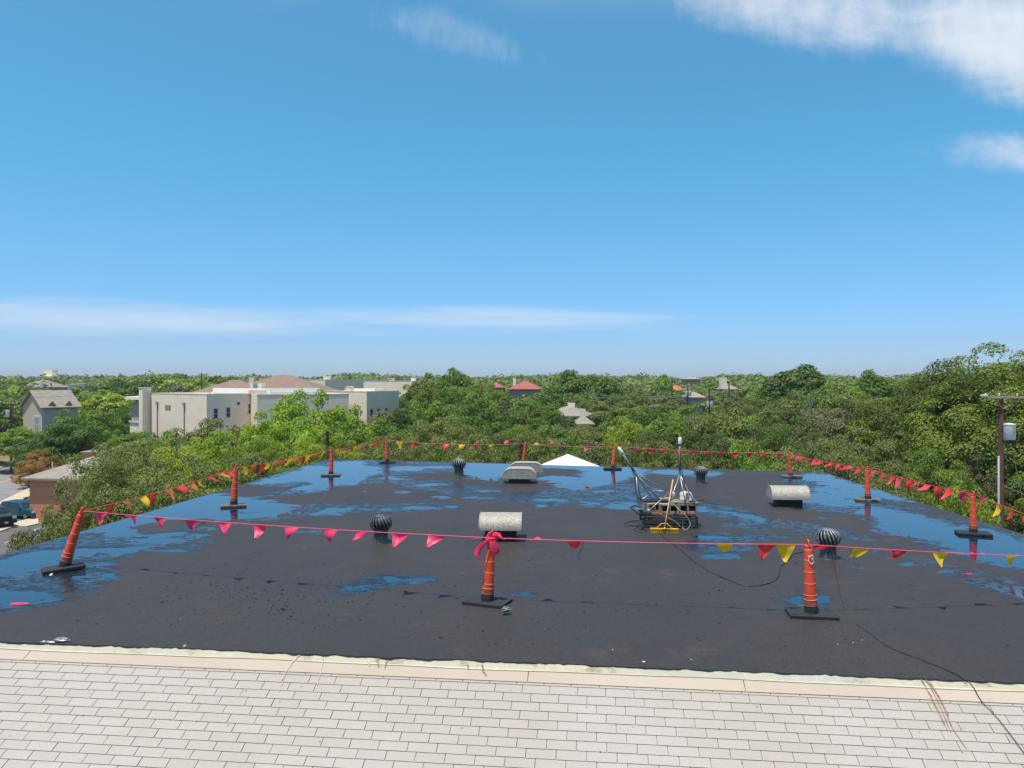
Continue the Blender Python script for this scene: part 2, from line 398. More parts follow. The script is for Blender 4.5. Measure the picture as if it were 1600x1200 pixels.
# (core level, soft metres, polygon in roof-plan pixels converted by G)
PUD = [
 (1.0, .30, [(118, 834), (180, 813), (240, 796), (300, 778), (344, 770), (360, 776), (400, 781), (466, 789), (464, 801), (430, 808), (384, 811), (350, 814), (300, 813), (270, 822), (240, 827), (205, 839), (152, 842), (160, 833), (150, 830)]),
 (1.0, .30, [(-60, 886), (0, 868), (50, 860), (110, 852), (150, 857), (217, 856), (218, 864), (185, 870), (140, 877), (100, 880), (50, 894), (0, 900), (-60, 915)]),
 (.55, .25, [(195, 850), (215, 836), (282, 830), (330, 836), (300, 846), (230, 851)]),
 (.8, .2, Bx(225, 858, 293, 863)), (.6, .2, Bx(310, 822, 335, 830)),
 (.75, .3, [(-60, 925), (0, 921), (57, 924), (96, 932), (95, 937), (40, 941), (0, 950), (-60, 960)]),
 (.35, .3, Bx(110, 892, 185, 910)), (.45, .3, Bx(125, 868, 180, 888)),
 (1.0, .4, [(396, 757), (440, 741), (480, 728), (520, 729), (524, 721), (560, 721), (566, 728), (594, 728), (597, 738), (572, 746), (560, 750), (552, 755), (524, 760), (512, 765), (468, 767), (438, 767), (446, 760), (466, 755), (430, 755)]),
 (.45, .25, Bx(596, 742, 650, 751)), (.7, .3, Bx(648, 754, 702, 761)), (.5, .3, Bx(610, 726, 660, 739)), (.6, .3, Bx(656, 727, 712, 733)),
 (.6, .2, Bx(616, 767, 642, 771)), (.7, .2, Bx(672, 775, 706, 779)), (.5, .2, Bx(558, 766, 572, 769)),
 (1.0, .25, [(496, 803), (520, 793), (551, 793), (548, 800), (528, 804)]),
 (.55, .2, Bx(590, 793, 612, 798)), (.6, .2, Bx(626, 790, 680, 796)), (.7, .2, Bx(694, 789, 720, 794)), (.4, .2, Bx(564, 794, 582, 798)),
 (.45, .25, Bx(462, 824, 506, 837)),
 (1.1, .35, [(726, 721), (760, 722), (800, 723), (932, 727), (1002, 729), (1016, 741), (990, 748), (950, 757), (925, 761), (900, 764), (872, 762), (870, 755), (843, 750), (842, 745), (860, 744), (905, 745), (912, 738), (905, 733), (860, 731), (800, 730), (792, 740), (783, 752), (757, 751), (742, 747), (726, 741)]),
 (.8, .25, Bx(925, 765, 968, 770)), (.9, .3, Bx(1016, 732, 1088, 744)), (.8, .3, Bx(1094, 735, 1128, 744)),
 (.6, .2, Bx(735, 765, 787, 769)), (.85, .2, Bx(716, 775, 778, 781)), (.75, .25, Bx(830, 778, 886, 784)), (.65, .2, Bx(898, 783, 938, 791)),
 (.8, .25, Bx(945, 781, 1000, 798)), (.5, .15, Bx(838, 788, 850, 793)),
 (.8, .2, Bx(1084, 790, 1108, 802)), (.75, .2, [(1122, 798), (1150, 800), (1180, 806), (1204, 812), (1186, 814), (1150, 806)]),
 (.6, .2, Bx(1086, 837, 1122, 843)), (.5, .2, Bx(1096, 864, 1156, 875)),
 (1.0, .35, [(1243, 744), (1265, 740), (1296, 741), (1322, 752), (1361, 761), (1400, 773), (1430, 783), (1402, 785), (1372, 779), (1350, 776), (1332, 780), (1345, 790), (1300, 792), (1262, 785), (1256, 776), (1262, 766), (1285, 760), (1270, 752), (1244, 748)]),
 (1.1, .30, [(1341, 800), (1366, 790), (1397, 797), (1431, 803), (1465, 810), (1487, 820), (1521, 823), (1555, 826), (1600, 844), (1720, 880), (1700, 905), (1640, 894), (1600, 885), (1560, 882), (1523, 878), (1499, 864), (1474, 857), (1465, 848), (1431, 846), (1400, 839), (1366, 829), (1375, 821), (1384, 815), (1366, 807)]),
 (.4, .2, Bx(1408, 878, 1440, 886)), (.6, .2, Bx(1462, 888, 1496, 898)), (.7, .3, [(1545, 916), (1600, 912), (1700, 925), (1680, 950), (1600, 934), (1555, 924)]),
 (.75, .2, Bx(1232, 928, 1258, 946)), (.4, .2, Bx(1270, 926, 1296, 944)),
 (.7, .15, Bx(534, 915, 576, 924)), (.6, .15, Bx(598, 900, 626, 908)), (.7, .15, Bx(638, 901, 677, 910)), (.3, .15, Bx(795, 924, 838, 934)),
]
DAMP = [
 (.5, [(-60, 860), (0, 850), (110, 838), (200, 836), (300, 815), (345, 835), (345, 848), (300, 864), (225, 868), (185, 880), (190, 896), (170, 925), (110, 945), (0, 962), (-60, 970)]),
 (.5, [(380, 775), (480, 786), (560, 786), (640, 786), (720, 784), (725, 797), (640, 800), (560, 804), (490, 808), (420, 815), (340, 822), (300, 816)]),
 (.5, [(396, 750), (440, 735), (500, 722), (570, 719), (720, 724), (720, 738), (660, 742), (690, 750), (760, 762), (900, 775), (1000, 780), (1000, 800), (900, 792), (830, 786), (720, 778), (650, 764), (600, 756), (560, 756), (520, 768), (470, 775), (410, 778)]),
 (.4, [(720, 770), (800, 772), (900, 778), (1000, 786), (1000, 800), (900, 795), (800, 787), (700, 784)]),
 (.5, [(1080, 785), (1130, 790), (1210, 808), (1300, 822), (1400, 852), (1480, 880), (1600, 905), (1700, 930), (1700, 960), (1600, 940), (1480, 903), (1400, 878), (1330, 858), (1260, 838), (1200, 822), (1110, 808)]),
 (.4, E(1190, 840, 62, 6)), (.4, E(1278, 811, 24, 4)), (.4, E(1120, 853, 55, 23)), (.4, E(1180, 822, 60, 7)), (.35, E(1325, 765, 20, 6)),
 (.4, E(985, 770, 60, 14)), (.4, E(1070, 740, 70, 8)), (.4, E(480, 828, 52, 12)),
 (.45, [(512, 926), (556, 900), (600, 895), (684, 898), (680, 910), (640, 916), (600, 921), (560, 930), (520, 930)]),
 (.4, E(816, 929, 34, 7)), (.4, E(832, 917, 14, 4)), (.45, E(1262, 937, 50, 16)), (.4, E(1230, 960, 50, 8)),
 (.45, [(1220, 745), (1290, 738), (1450, 780), (1620, 830), (1720, 870), (1720, 910), (1560, 888), (1500, 872), (1380, 840), (1340, 805), (1240, 795), (1220, 770)]),
 (.35, E(1300, 780, 55, 12)), (.35, E(905, 768, 80, 9)), (.3, E(1440, 893, 60, 8)), (.3, E(220, 905, 60, 14)),
 (.35, [(1330, 880), (1430, 905), (1510, 930), (1500, 936), (1420, 915), (1330, 888)]),
]
wet = np.full(gx.shape, -1.0)
for lev, soft, poly in PUD:
    Pw = [(G(a, b_).x, G(a, b_).y) for a, b_ in poly]
    xs = [p[0] for p in Pw]; ys = [p[1] for p in Pw]; R0 = 1.2
    msk = (gx > min(xs)-R0) & (gx < max(xs)+R0) & (gy > min(ys)-R0) & (gy < max(ys)+R0)
    if not msk.any(): continue
    sd = sdpoly(gx[msk], gy[msk], Pw)
    wet[msk] = np.maximum(wet[msk], np.clip(sd/(.50 if lev >= 1 else .21)+(.02 if lev >= 1 else -.17), -1, .62*lev if lev >= 1 else .34*lev))
damp = np.zeros(gx.shape)
for lev, poly in DAMP:
    Pw = [(G(a, b_).x, G(a, b_).y) for a, b_ in poly]
    sd = sdpoly(gx, gy, Pw); damp = np.maximum(damp, np.clip((sd+.35)/.6, 0, 1)*(lev*2))
DRYP = [[(40, 858), (105, 836), (150, 837), (205, 848), (195, 853), (150, 855), (100, 857)], [(-60, 884), (0, 863), (50, 852), (58, 857), (0, 873), (-60, 894)],
 [(200, 826), (260, 812), (300, 815), (280, 824), (230, 833)], [(430, 757), (470, 752), (482, 757), (440, 765)], [(100, 872), (150, 866), (180, 872), (130, 882)]]
dry = np.zeros(gx.shape)
for poly in DRYP:
    Pw = [(G(a, b_).x, G(a, b_).y) for a, b_ in poly]
    dry = np.maximum(dry, np.clip((sdpoly(gx, gy, Pw)+.22)/.4, 0, 1))
wet = wet-dry*1.3
n1 = fbm(gx, gy, .55, 3, 6, .62); n2 = fbm(gx*.8, gy*1.6, 2.2, 31, 4, .7)
n4 = fbm(gx*.75, gy*1.35, 5.5, 61, 3, .75)
field = wet + n1*.68 + n2*.80 + n4*.68
field = np.where((wet <= -.98) & (dry < .01), np.minimum(field, -.35), field)
hz = -field*.012 + fbm(gx, gy, .25, 77, 3)*.002
hz = np.clip(hz, -.03, .012)
WL = 0.0
dampv = np.clip(np.maximum(damp*(.75+n1*.9+n2*.5), sm(-.50, .05, field)), 0, 1)
# gently irregular front lip, where the coating laps over the metal edge
ed = Vector((FR.x-FL.x, FR.y-FL.y)).normalized(); en = Vector((ed.y, -ed.x))
if en.y > 0: en = -en
s_al = gx[:, 0]*ed.x+gy[:, 0]*ed.y
lip = fbm(s_al, s_al*0, .8, 51, 6, .75)*.060 + fbm(s_al, s_al*0, 7, 91, 4, .85)*.035
lip = lip+.035
gx[:, 0] += en.x*lip; gy[:, 0] += en.y*lip; hz[:, 0] = .002
Vr = np.stack([gx, gy, hz], -1).reshape(-1, 3)
i, j = np.meshgrid(np.arange(NU), np.arange(NV), indexing='ij'); K = NV+1
Fr = np.stack([i*K+j, (i+1)*K+j, (i+1)*K+j+1, i*K+j+1], -1).reshape(-1, 4)
rme = np_mesh('roof_membrane', Vr, Fr, True)
for nm, arr in (('damp', dampv), ('level', field)):
    at = rme.attributes.new(nm, 'FLOAT', 'POINT'); at.data.foreach_set('value', arr.astype(np.float32).ravel())
def roof_surface():
    m = bpy.data.materials.new('black_roof_coating'); m.use_nodes = True; m.node_tree.nodes.clear(); q = NT(m.node_tree)
    t = q.n('ShaderNodeTexCoord').outputs['Object']
    dm = q.n('ShaderNodeAttribute', attribute_name='damp').outputs['Fac']
    nf = q.noise(t, 3.2, 6, .7); spk = q.noise(t, 45, 4, .7); br = q.noise(t, .35, 4, .6)
    st = q.noise(q.n('ShaderNodeMapping', {'Vector': t, 'Rotation': (0, 0, R_(7)), 'Scale': (.5, 3.2, 1)}).outputs[0], 1.3, 6, .65, .4)
    c = q.mix(q.mr(br, .35, .65), (.074, .054, .047), (.100, .072, .058))
    c = q.mix(q.m('MULTIPLY', q.mr(st, .45, .75), .45), c, (.060, .050, .052))
    c = q.mix(q.m('MULTIPLY', q.mr(nf, .55, .78), .5), c, (.085, .066, .062))
    c = q.mix(q.m('MULTIPLY', q.mr(spk, .35, .62), .40), (.026, .025, .028), c)
    mott = q.mr(q.noise(t, 16, 5, .72), .60, .72)
    c = q.mix(q.m('MULTIPLY', mott, .35), c, (.016, .015, .016))
    # flecks of black granule
    vo = q.n('ShaderNodeTexVoronoi', {'Vector': q.n('ShaderNodeMapping', {'Vector': t, 'Scale': (3.0, 6.5, 1)}).outputs[0], 'Scale': 1.6, 'Randomness': 1.0})
    fl = q.m('MULTIPLY', q.mr(vo.outputs['Distance'], .075, .05), q.mr(q.noise(t, .8, 3), .45, .6))
    c = q.mix(q.m('MULTIPLY', fl, .85), c, (.008, .008, .009))
    d2 = q.mr(q.m('ADD', dm, q.m('MULTIPLY', q.m('SUBTRACT', q.noise(t, 9, 5, .75), .5), .55)), .32, .72)
    c = q.mix(q.m('MULTIPLY', d2, .88), c, (.009, .012, .022))
    fine_w = q.mr(q.noise(q.n('ShaderNodeMapping', {'Vector': t, 'Rotation': (0, 0, R_(7)), 'Scale': (1, 2.2, 1)}).outputs[0], 4.5, 6, .8, .3), .44, .56)
    wetm = q.m('MULTIPLY', d2, fine_w)
    blot = q.mr(q.noise(t, 1.1, 7, .72), .52, .72)
    c = q.mix(q.m('MULTIPLY', blot, .38), c, (.030, .027, .030))
    brn = q.mr(q.noise(q.n('ShaderNodeMapping', {'Vector': t, 'Location': (7, 3, 0)}).outputs[0], .8, 6, .72), .56, .72)
    c = q.mix(q.m('MULTIPLY', q.m('MULTIPLY', brn, .28), q.m('SUBTRACT', 1.0, d2)), c, (.120, .078, .058))
    rg = q.m('SUBTRACT', q.m('ADD', .60, q.m('MULTIPLY', q.m('SUBTRACT', nf, .5), .2)), q.m('ADD', q.m('MULTIPLY', d2, .12), q.m('MULTIPLY', wetm, .33)))
    hgt = q.m('ADD', q.m('MULTIPLY', q.noise(t, 70, 5, .7), .5), q.noise(t, 8, 4, .6))
    bp = q.n('ShaderNodeBump', {'Strength': q.m('SUBTRACT', .60, q.m('ADD', q.m('MULTIPLY', d2, .15), q.m('MULTIPLY', wetm, .38))), 'Distance': .012, 'Height': hgt})
    p = q.n('ShaderNodeBsdfPrincipled', {'Base Color': c, 'Roughness': rg, 'Normal': bp.outputs[0], 'IOR': 1.5, 'Specular IOR Level': q.m('ADD', .30, q.m('MULTIPLY', wetm, .45))})
    q.n('ShaderNodeOutputMaterial', {'Surface': p.outputs[0]}); return m
bld = empty('flat_roofed_building', (0, 0, 0), 0, 'flat black coated roof building with white shingled front slope and puddles', 'building')
link('roof_membrane', rme, roof_surface(), bld)
def watermat():
    m = bpy.data.materials.new('rain_water'); m.use_nodes = True; m.node_tree.nodes.clear(); q = NT(m.node_tree)
    t = q.n('ShaderNodeTexCoord').outputs['Object']
    p = q.n('ShaderNodeBsdfPrincipled', {'Base Color': (.008, .020, .045, 1), 'Roughness': .012, 'IOR': 1.76,  # part of the sky's reflected blue is put into the base colour
        'Normal': q.n('ShaderNodeBump', {'Strength': .035, 'Distance': .004, 'Height': q.noise(t, 5, 3, .5)}).outputs[0]})
    q.n('ShaderNodeOutputMaterial', {'Surface': p.outputs[0]}); return m
WATER = watermat()
# water sheets: connected low areas of the roof
low = hz < WL+.0005
lowc = low[:-1, :-1] | low[1:, :-1] | low[:-1, 1:] | low[1:, 1:]
lab = np.zeros(lowc.shape, int); comps = []
dil = lowc.copy()
dil[1:, :] |= lowc[:-1, :]; dil[:-1, :] |= lowc[1:, :]; dil[:, 1:] |= lowc[:, :-1]; dil[:, :-1] |= lowc[:, 1:]
cells = set(zip(*[a.tolist() for a in np.nonzero(dil)]))
while cells:
    s0 = cells.pop(); st = [s0]; cc = [s0]
    while st:
        a, b_ = st.pop()
        for nb in ((a+1, b_), (a-1, b_), (a, b_+1), (a, b_-1)):
            if nb in cells: cells.remove(nb); st.append(nb); cc.append(nb)
    comps.append(cc)
comps.sort(key=len, reverse=True)
def water_obj(ccs, name):
    idx = {}; vs = []; fs = []
    for cc in ccs:
        for a, b_ in cc:
            f = []
            for q_ in ((a, b_), (a+1, b_), (a+1, b_+1), (a, b_+1)):
                if q_ not in idx: idx[q_] = len(vs); vs.append((gx[q_], gy[q_], WL))
                f.append(idx[q_])
            fs.append(f)
    return link(name, np_mesh(name, np.array(vs), np.array(fs)), WATER)
print('PUDDLES', [len(c) for c in comps[:30]], len(comps))
def pname(cc):
    x = np.mean([gx[c] for c in cc]); y = np.mean([gy[c] for c in cc])
    return 800+F*x/y, HY+F*CH/y
smalls = []
for k, cc in enumerate(comps):
    if k < 14 and len(cc) > 250:
        cx, cy = pname(cc)
        side = 'left' if cx < 560 else ('right' if cx > 1180 else 'middle')
        dep = 'far' if cy < 775 else ('near' if cy > 880 else 'central')
        o = water_obj([cc], 'puddle')
        tag(o, 'shallow sky blue puddle on the %s %s part of the black roof' % (dep, side), kind='structure')
    else: smalls.append(cc)
if smalls: tag(water_obj(smalls, 'small_puddles'), 'scattered small puddles on the black roof', kind='stuff')

# slab and walls below
WALLB = mat('building_wall', (.36, .30, .24), .9, var=.06)
off = 0.10
b = MB(); q4 = [Vector((p.x, p.y, 0)) for p in (FL, FR, BR, BL)]
cen = sum(q4, Vector())/4
ins = [p+(cen-p).normalized()*.12 for p in q4]
b.prism([(p.x, p.y) for p in ins], GZ-.5, -.05); b.build('wall', WALLB, bld)
EDGE = mat('roof_edge_metal', (.030, .031, .034), .5, var=.3)
b = MB()
for p, q_ in ((FL, BL), (BL, BR), (BR, FR)):
    mid = (p+q_)/2; dd = q_-p; c2_ = Vector((cen.x, cen.y)); outw = (mid-c2_).normalized()
    nn = Vector((dd.y, -dd.x)).normalized(); nn = nn if nn.dot(outw) > 0 else -nn
    m_ = mid+nn*.018
    b.box((m_.x, m_.y, -.085), (dd.length+.03, .03, .17), math.atan2(dd.y, dd.x))
b.build('drip_edge', EDGE, bld)

# front slope, descending towards the camera
TH_ = R_(27)
def slope(s, t, lift=0.0):   # s metres along the edge, t metres down the slope
    st_, ct = math.sin(TH_), math.cos(TH_)
    return Vector((FL.x+ed.x*s+en.x*(ct*t+st_*lift), FL.y+ed.y*s+en.y*(ct*t+st_*lift), -st_*t+ct*lift-.012))
def slope_hit(px, py):        # photo point -> (s, t)
    dx, dy, dz = (px-800)/F, 1.0, -(py-HY)/F
    n = (slope(1, 0)-slope(0, 0)).cross(slope(0, 1)-slope(0, 0)); o = slope(0, 0); C = Vector((0, 0, CH)); D = Vector((dx, dy, dz))
    k = (o-C).dot(n)/D.dot(n); p = C+D*k-o
    e3 = Vector((ed.x, ed.y, 0)); t3 = (slope(0, 1)-slope(0, 0))
    return p.dot(e3), p.dot(t3)
LEN = (FR-FL).length
def strip_mesh(t0, t1, l0, l1, thick, ns=200, wob=0.0, seed=0):
    vs = []; fs = []
    for k in range(ns+1):
        s = LEN*k/ns; w_ = wob*math.sin(s*1.3+seed)+wob*.6*math.sin(s*3.7+seed*2)
        vs += [slope(s, t0, l0), slope(s, t1+w_, l1), slope(s, t1+w_, l1-thick), slope(s, t0, l0-thick)]
    for k in range(ns):
        a = k*4; c = a+4
        for m_ in range(4): fs.append((a+m_, a+(m_+1) % 4, c+(m_+1) % 4, c+m_))
    return vs, fs
def flangemat():
    m = bpy.data.materials.new('green_grey_flashing'); m.use_nodes = True; m.node_tree.nodes.clear(); q = NT(m.node_tree)
    t = q.n('ShaderNodeTexCoord').outputs['Object']
    c = q.mix(q.mr(q.noise(t, .5, 4, .6), .4, .6), (.42, .385, .29), (.36, .37, .30))
    c = q.mix(q.m('MULTIPLY', q.mr(q.noise(t, 12, 5, .7), .5, .7), .5), c, (.55, .50, .40))
    rust = q.m('MULTIPLY', q.mr(q.noise(t, 2.3, 7, .80), .52, .66), .75)
    c = q.mix(rust, c, (.24, .16, .10))
    p = q.n('ShaderNodeBsdfPrincipled', {'Base Color': c, 'Roughness': .7, 'Normal': q.n('ShaderNodeBump', {'Strength': .4, 'Distance': .01, 'Height': q.noise(t, 14, 5, .7)}).outputs[0]})
    q.n('ShaderNodeOutputMaterial', {'Surface': p.outputs[0]}); return m
vs, fs = strip_mesh(-.012, .125, .006, .010, .004, wob=.006, seed=2); b = MB(); b.add(vs, fs); b.build('metal_flashing', flangemat(), bld)
LIP = mat('pale_flashing_lip', (.55, .51, .41), .6, var=.08)  # the lip's highlight line is put into this paler colour
vs, fs = strip_mesh(.118, .128, .016, .016, .008, wob=.006, seed=2); b = MB(); b.add(vs, fs); b.build('flashing_lip', LIP, bld)
def capmat():
    m = bpy.data.materials.new('pink_cap_sheet'); m.use_nodes = True; m.node_tree.nodes.clear(); q = NT(m.node_tree)
    t = q.n('ShaderNodeTexCoord').outputs['Object']
    c = q.mix(q.mr(q.noise(t, .45, 4, .6), .35, .65), (.46, .38, .31), (.42, .35, .29))
    c = q.mix(q.m('MULTIPLY', q.mr(q.noise(t, 30, 4, .7), .5, .75), .35), c, (.44, .37, .32))
    c = q.mix(q.m('MULTIPLY', q.mr(q.noise(t, 1.9, 6, .7), .60, .75), .55), c, (.36, .25, .17))
    p = q.n('ShaderNodeBsdfPrincipled', {'Base Color': c, 'Roughness': .95}); q.n('ShaderNodeOutputMaterial', {'Surface': p.outputs[0]}); return m
CAP = capmat()
cuts = [0] + [slope_hit(px, 1060+px*.022)[0] for px in (12, 823, 1166)] + [LEN]
for a, c_ in zip(cuts[:-1], cuts[1:]):
    b = MB(); ns = 40; vs = []; fs = []
    for k in range(ns+1):
        s = a+.004+(c_-a-.008)*k/ns
        vs += [slope(s, .10, .004), slope(s, .285, .014), slope(s, .285, .008), slope(s, .10, -.002)]
    for k in range(ns):
        q0 = k*4
        for m_ in range(4): fs.append((q0+m_, q0+(m_+1) % 4, q0+4+(m_+1) % 4, q0+4+m_))
    fs += [(0, 1, 2, 3), (ns*4+3, ns*4+2, ns*4+1, ns*4)]
    b.add(vs, fs); b.build('cap_strip', CAP, bld)
# shingle deck and the tabs
def shinglemat():
    m = bpy.data.materials.new('white_granule_shingle'); m.use_nodes = True; m.node_tree.nodes.clear(); q = NT(m.node_tree)
    g = q.n('ShaderNodeNewGeometry').outputs['Position']; oi = q.n('ShaderNodeObjectInfo').outputs['Random']
    c = q.mix(q.mr(q.noise(g, .35, 4, .6), .35, .65), (.396, .350, .312), (.416, .378, .346))
    c = q.mix(q.m('MULTIPLY', q.mr(q.noise(g, 38, 5, .85), .45, .70), .26), c, (.25, .22, .19))
    c = q.mix(q.m('MULTIPLY', q.mr(q.noise(g, 2.2, 6, .7), .55, .78), .30), c, (.34, .29, .24))
    vo = q.n('ShaderNodeTexVoronoi', {'Vector': g, 'Scale': 5.0, 'Randomness': 1.0})
    c = q.mix(q.m('MULTIPLY', q.mr(vo.outputs['Distance'], .085, .04), .7), c, (.16, .13, .11))
    c = q.n('ShaderNodeHueSaturation', {'Color': c, 'Value': q.mr(oi, 0, 1, .965, 1.025, False)}).outputs[0]
    p = q.n('ShaderNodeBsdfPrincipled', {'Base Color': c, 'Roughness': .95, 'Normal': q.n('ShaderNodeBump', {'Strength': .5, 'Distance': .006, 'Height': q.noise(g, 60, 5, .8)}).outputs[0]})
    q.n('ShaderNodeOutputMaterial', {'Surface': p.outputs[0]}); return m
SHG = shinglemat(); GAPM = mat('shingle_gap', (.23, .195, .17), .95, var=.2, scale=20)
vs, fs = strip_mesh(.2, 2.6, -.006, -.006, .05); b = MB(); b.add(vs, fs); deck = b.build('shingle_slope', GAPM, bld)
TW, EX = .302, .1125
def tabmesh(w_, h_, seed):
    r = random.Random(seed); b = MB(); g = .0036
    j = lambda a: r.uniform(-a, a)
    # local: x along edge, y down slope, z lift (upper end tucked under the course above)
    lo, hi = .0095, .0015; th = .005
    vs = [(g, -.01, hi), (w_-g, -.01, hi), (w_-g+j(.0012), h_-.0034+j(.0012), lo), (w_/2, h_-.0034+j(.001), lo+.0004), (g+j(.0012), h_-.0034+j(.0012), lo)]
    n = len(vs); vs += [(x, y, z-th) for x, y, z in vs]
    fs = [tuple(range(n-1, -1, -1)), tuple(range(n, 2*n))] + [(k, (k+1) % n, n+(k+1) % n, n+k) for k in range(n)]
    b.add(vs, fs); return b
tabs = [tabmesh(TW, EX, k).mesh('shingle') for k in range(6)]
for t_ in tabs: t_.materials.append(SHG)
o3 = slope(0, 0); e3 = slope(1, 0)-slope(0, 0); t3 = slope(0, 1)-slope(0, 0); n3 = e3.cross(t3).normalized()
if n3.z < 0: n3 = -n3
T0 = .322
MS = Matrix.Identity(4)
for k, ax in enumerate((e3, t3, n3)):
    for r in range(3): MS[r][k] = ax[r]
rest = MB(); cand = []
top = tabmesh(TW, T0-.283, 99)
sA = slope_hit(0, 1100)[0]
smin = slope_hit(-60, 1010)[0]; smax = slope_hit(1660, 1100)[0]
def place_into(mb, tm, s, t):
    mb.add([slope(0, 0)+e3*(s+x)+t3*(t+y)+n3*z for x, y, z in tm.v], tm.f)
ph = slope_hit(24, 1035)[0]
k0 = int((smin-ph)/TW)-1; k1 = int((smax-ph)/TW)+2
for k in range(k0, k1): place_into(rest, top, ph+k*TW-.05, .283)
for row in range(0, 17):
    t = T0+row*EX; offs = ph+.02+TW*(.335*row % 1.0)
    for k in range(k0-1, k1+1):
        s = offs+k*TW
        pc = slope(s+TW/2, t+EX/2); px = 800+F*pc.x/pc.y; py = HY+F*(CH-pc.z)/pc.y
        vis = -15 < px < 1615 and py < 1206
        cand.append((vis, py, s, t))
cand.sort(key=lambda c: (not c[0], -c[1]))
nv = 0
for vis, py, s, t in cand:
    if vis and nv < 300:
        o = link('shingle', tabs[nv % 6], None, deck); nv += 1
        M_ = MS.copy(); M_.translation = slope(0, 0)+e3*(s+rnd.uniform(-.001, .001))+t3*(t+rnd.uniform(-.0012, .0012))+n3*rnd.uniform(0, .0012)
        o.matrix_world = M_
    elif -60 < 1: place_into(rest, tabmesh(TW, EX, rnd.randint(0, 50)), s, t)
ro = rest.build('shingle', SHG, deck); ro['kind'] = 'stuff'
print('TABS', sum(1 for c in cand if c[0]))
# stains: thin tar runs lying on the slope
DRIP = mat('tar_drip', (.20, .125, .08), .8, var=.35, scale=30, c2=(.34, .22, .13))
DRIP2 = mat('faint_stain', (.44, .36, .29), .9, var=.2, scale=20, c2=(.56, .48, .41))
def run(pts, wd, m, name='tar_run'):
    b = MB(); st_ = [slope_hit(*p) for p in pts]; vs = []; fs = []
    dense = []
    for a, c_ in zip(st_[:-1], st_[1:]):
        for k in range(6): dense.append((a[0]+(c_[0]-a[0])*k/6, a[1]+(c_[1]-a[1])*k/6))
    dense.append(st_[-1]); n = len(dense)
    for k, (s, t) in enumerate(dense):
        ww = wd*(.55+.45*rnd.random())*(1-.6*k/n); s += rnd.uniform(-.004, .004)
        lift = .0175 if t < .30 else .0125
        vs += [slope(s-ww, t, lift), slope(s+ww, t, lift+.0004)]
    for k in range(n-1): fs.append((2*k, 2*k+1, 2*k+3, 2*k+2))
    b.add(vs, fs); return b.build(name, m, deck)
for pts, wd, m_ in (
    ([(1438, 1063), (1452, 1085), (1468, 1115), (1480, 1143)], .008, DRIP), ([(1445, 1062), (1460, 1080), (1474, 1105), (1482, 1118)], .012, DRIP),
    ([(1448, 1064), (1465, 1098), (1478, 1128), (1486, 1146)], .006, DRIP), ([(1452, 1068), (1472, 1100), (1488, 1140), (1510, 1172)], .011, DRIP),
    ([(1441, 1065), (1458, 1100), (1475, 1135)], .005, DRIP),
    ([(470, 1024), (458, 1035), (446, 1055), (437, 1082)], .010, DRIP2), ([(505, 1028), (503, 1045), (499, 1062), (494, 1078)], .008, DRIP2),
    ([(590, 1030), (592, 1044)], .02, DRIP), ([(575, 1032), (577, 1042)], .018, DRIP2), ([(605, 1034), (602, 1046)], .012, DRIP), ([(753, 1040), (756, 1052), (760, 1058)], .016, DRIP), ([(731, 1040), (732, 1047)], .014, DRIP)):
    run(pts, wd, m_)

# ------------------------------------------------------------------ delineator posts
def make_post(lean=(0, 0)):
    t = empty('traffic_post')
    prof = []
    for k in range(0, 25):
        z = .055+k*(.93-.055)/24; r = .092+(.052-.092)*(z-.055)/.875
        prof.append((r, z))
    b = MB(); b.lathe([(r, z) for r, z in prof if z > .22] + [(.050, .935), (.036, .945), (.036, .955)], 24); b.build('tube', ORANGE, t, auto=40)
    b = MB(); b.lathe([(.094, .05), (.091, .10), (.0885, .15), (.087, .155)], 24); b.build('lower_sleeve', RUBBER, t, auto=40)
    b = MB(); b.lathe([(.0875, .157), (.0855, .19), (.0835, .232)], 24); b.build('sooty_sleeve', DKORANGE, t, auto=40)
    for z in (.155, .235, .30, .46, .62, .78):
        r = .092-.040*(z-.055)/.875
        b = MB(); b.lathe([(r-.001, z-.006), (r+.003, z-.004), (r+.003, z+.003), (r-.001, z+.005)], 24); b.build('band', RINGW if z > .2 else RUBBERW, t, auto=50)
    # grab handle: waisted neck and an open loop under a flared cap
    b = MB(); b.lathe([(.036, .950), (.046, .957), (.048, .972), (.040, .982)], 20)
    pts = []
    for k in range(13):
        a = math.pi*k/12; pts.append((.038*math.cos(a), 0, 1.00+.055*math.sin(a)**.8))
    pts = [(.038, 0, .975)]+pts+[(-.038, 0, .975)]
    b.tube(pts, .013, 8)
    b.box((0, 0, 1.0), (.016, .03, .05)); b.build('handle', ORANGE, t, auto=50)
    return t
def make_base(t, m=RUBBER, sx=.62, sy=.40):
    b = MB(); b.box((0, 0, .025), (sx, sy, .05)); b.build('base_plate', m, t, bevel=.006)
    for x, y in ((-.24, -.13), (.24, .13)):
        b = MB(); b.lathe([(.016, .048), (.016, .054), (.009, .0545)], 10, (x*sx/.62, y*sy/.40, 0)); b.build('bolt_hole', TAR, t)
post_proto = make_post()
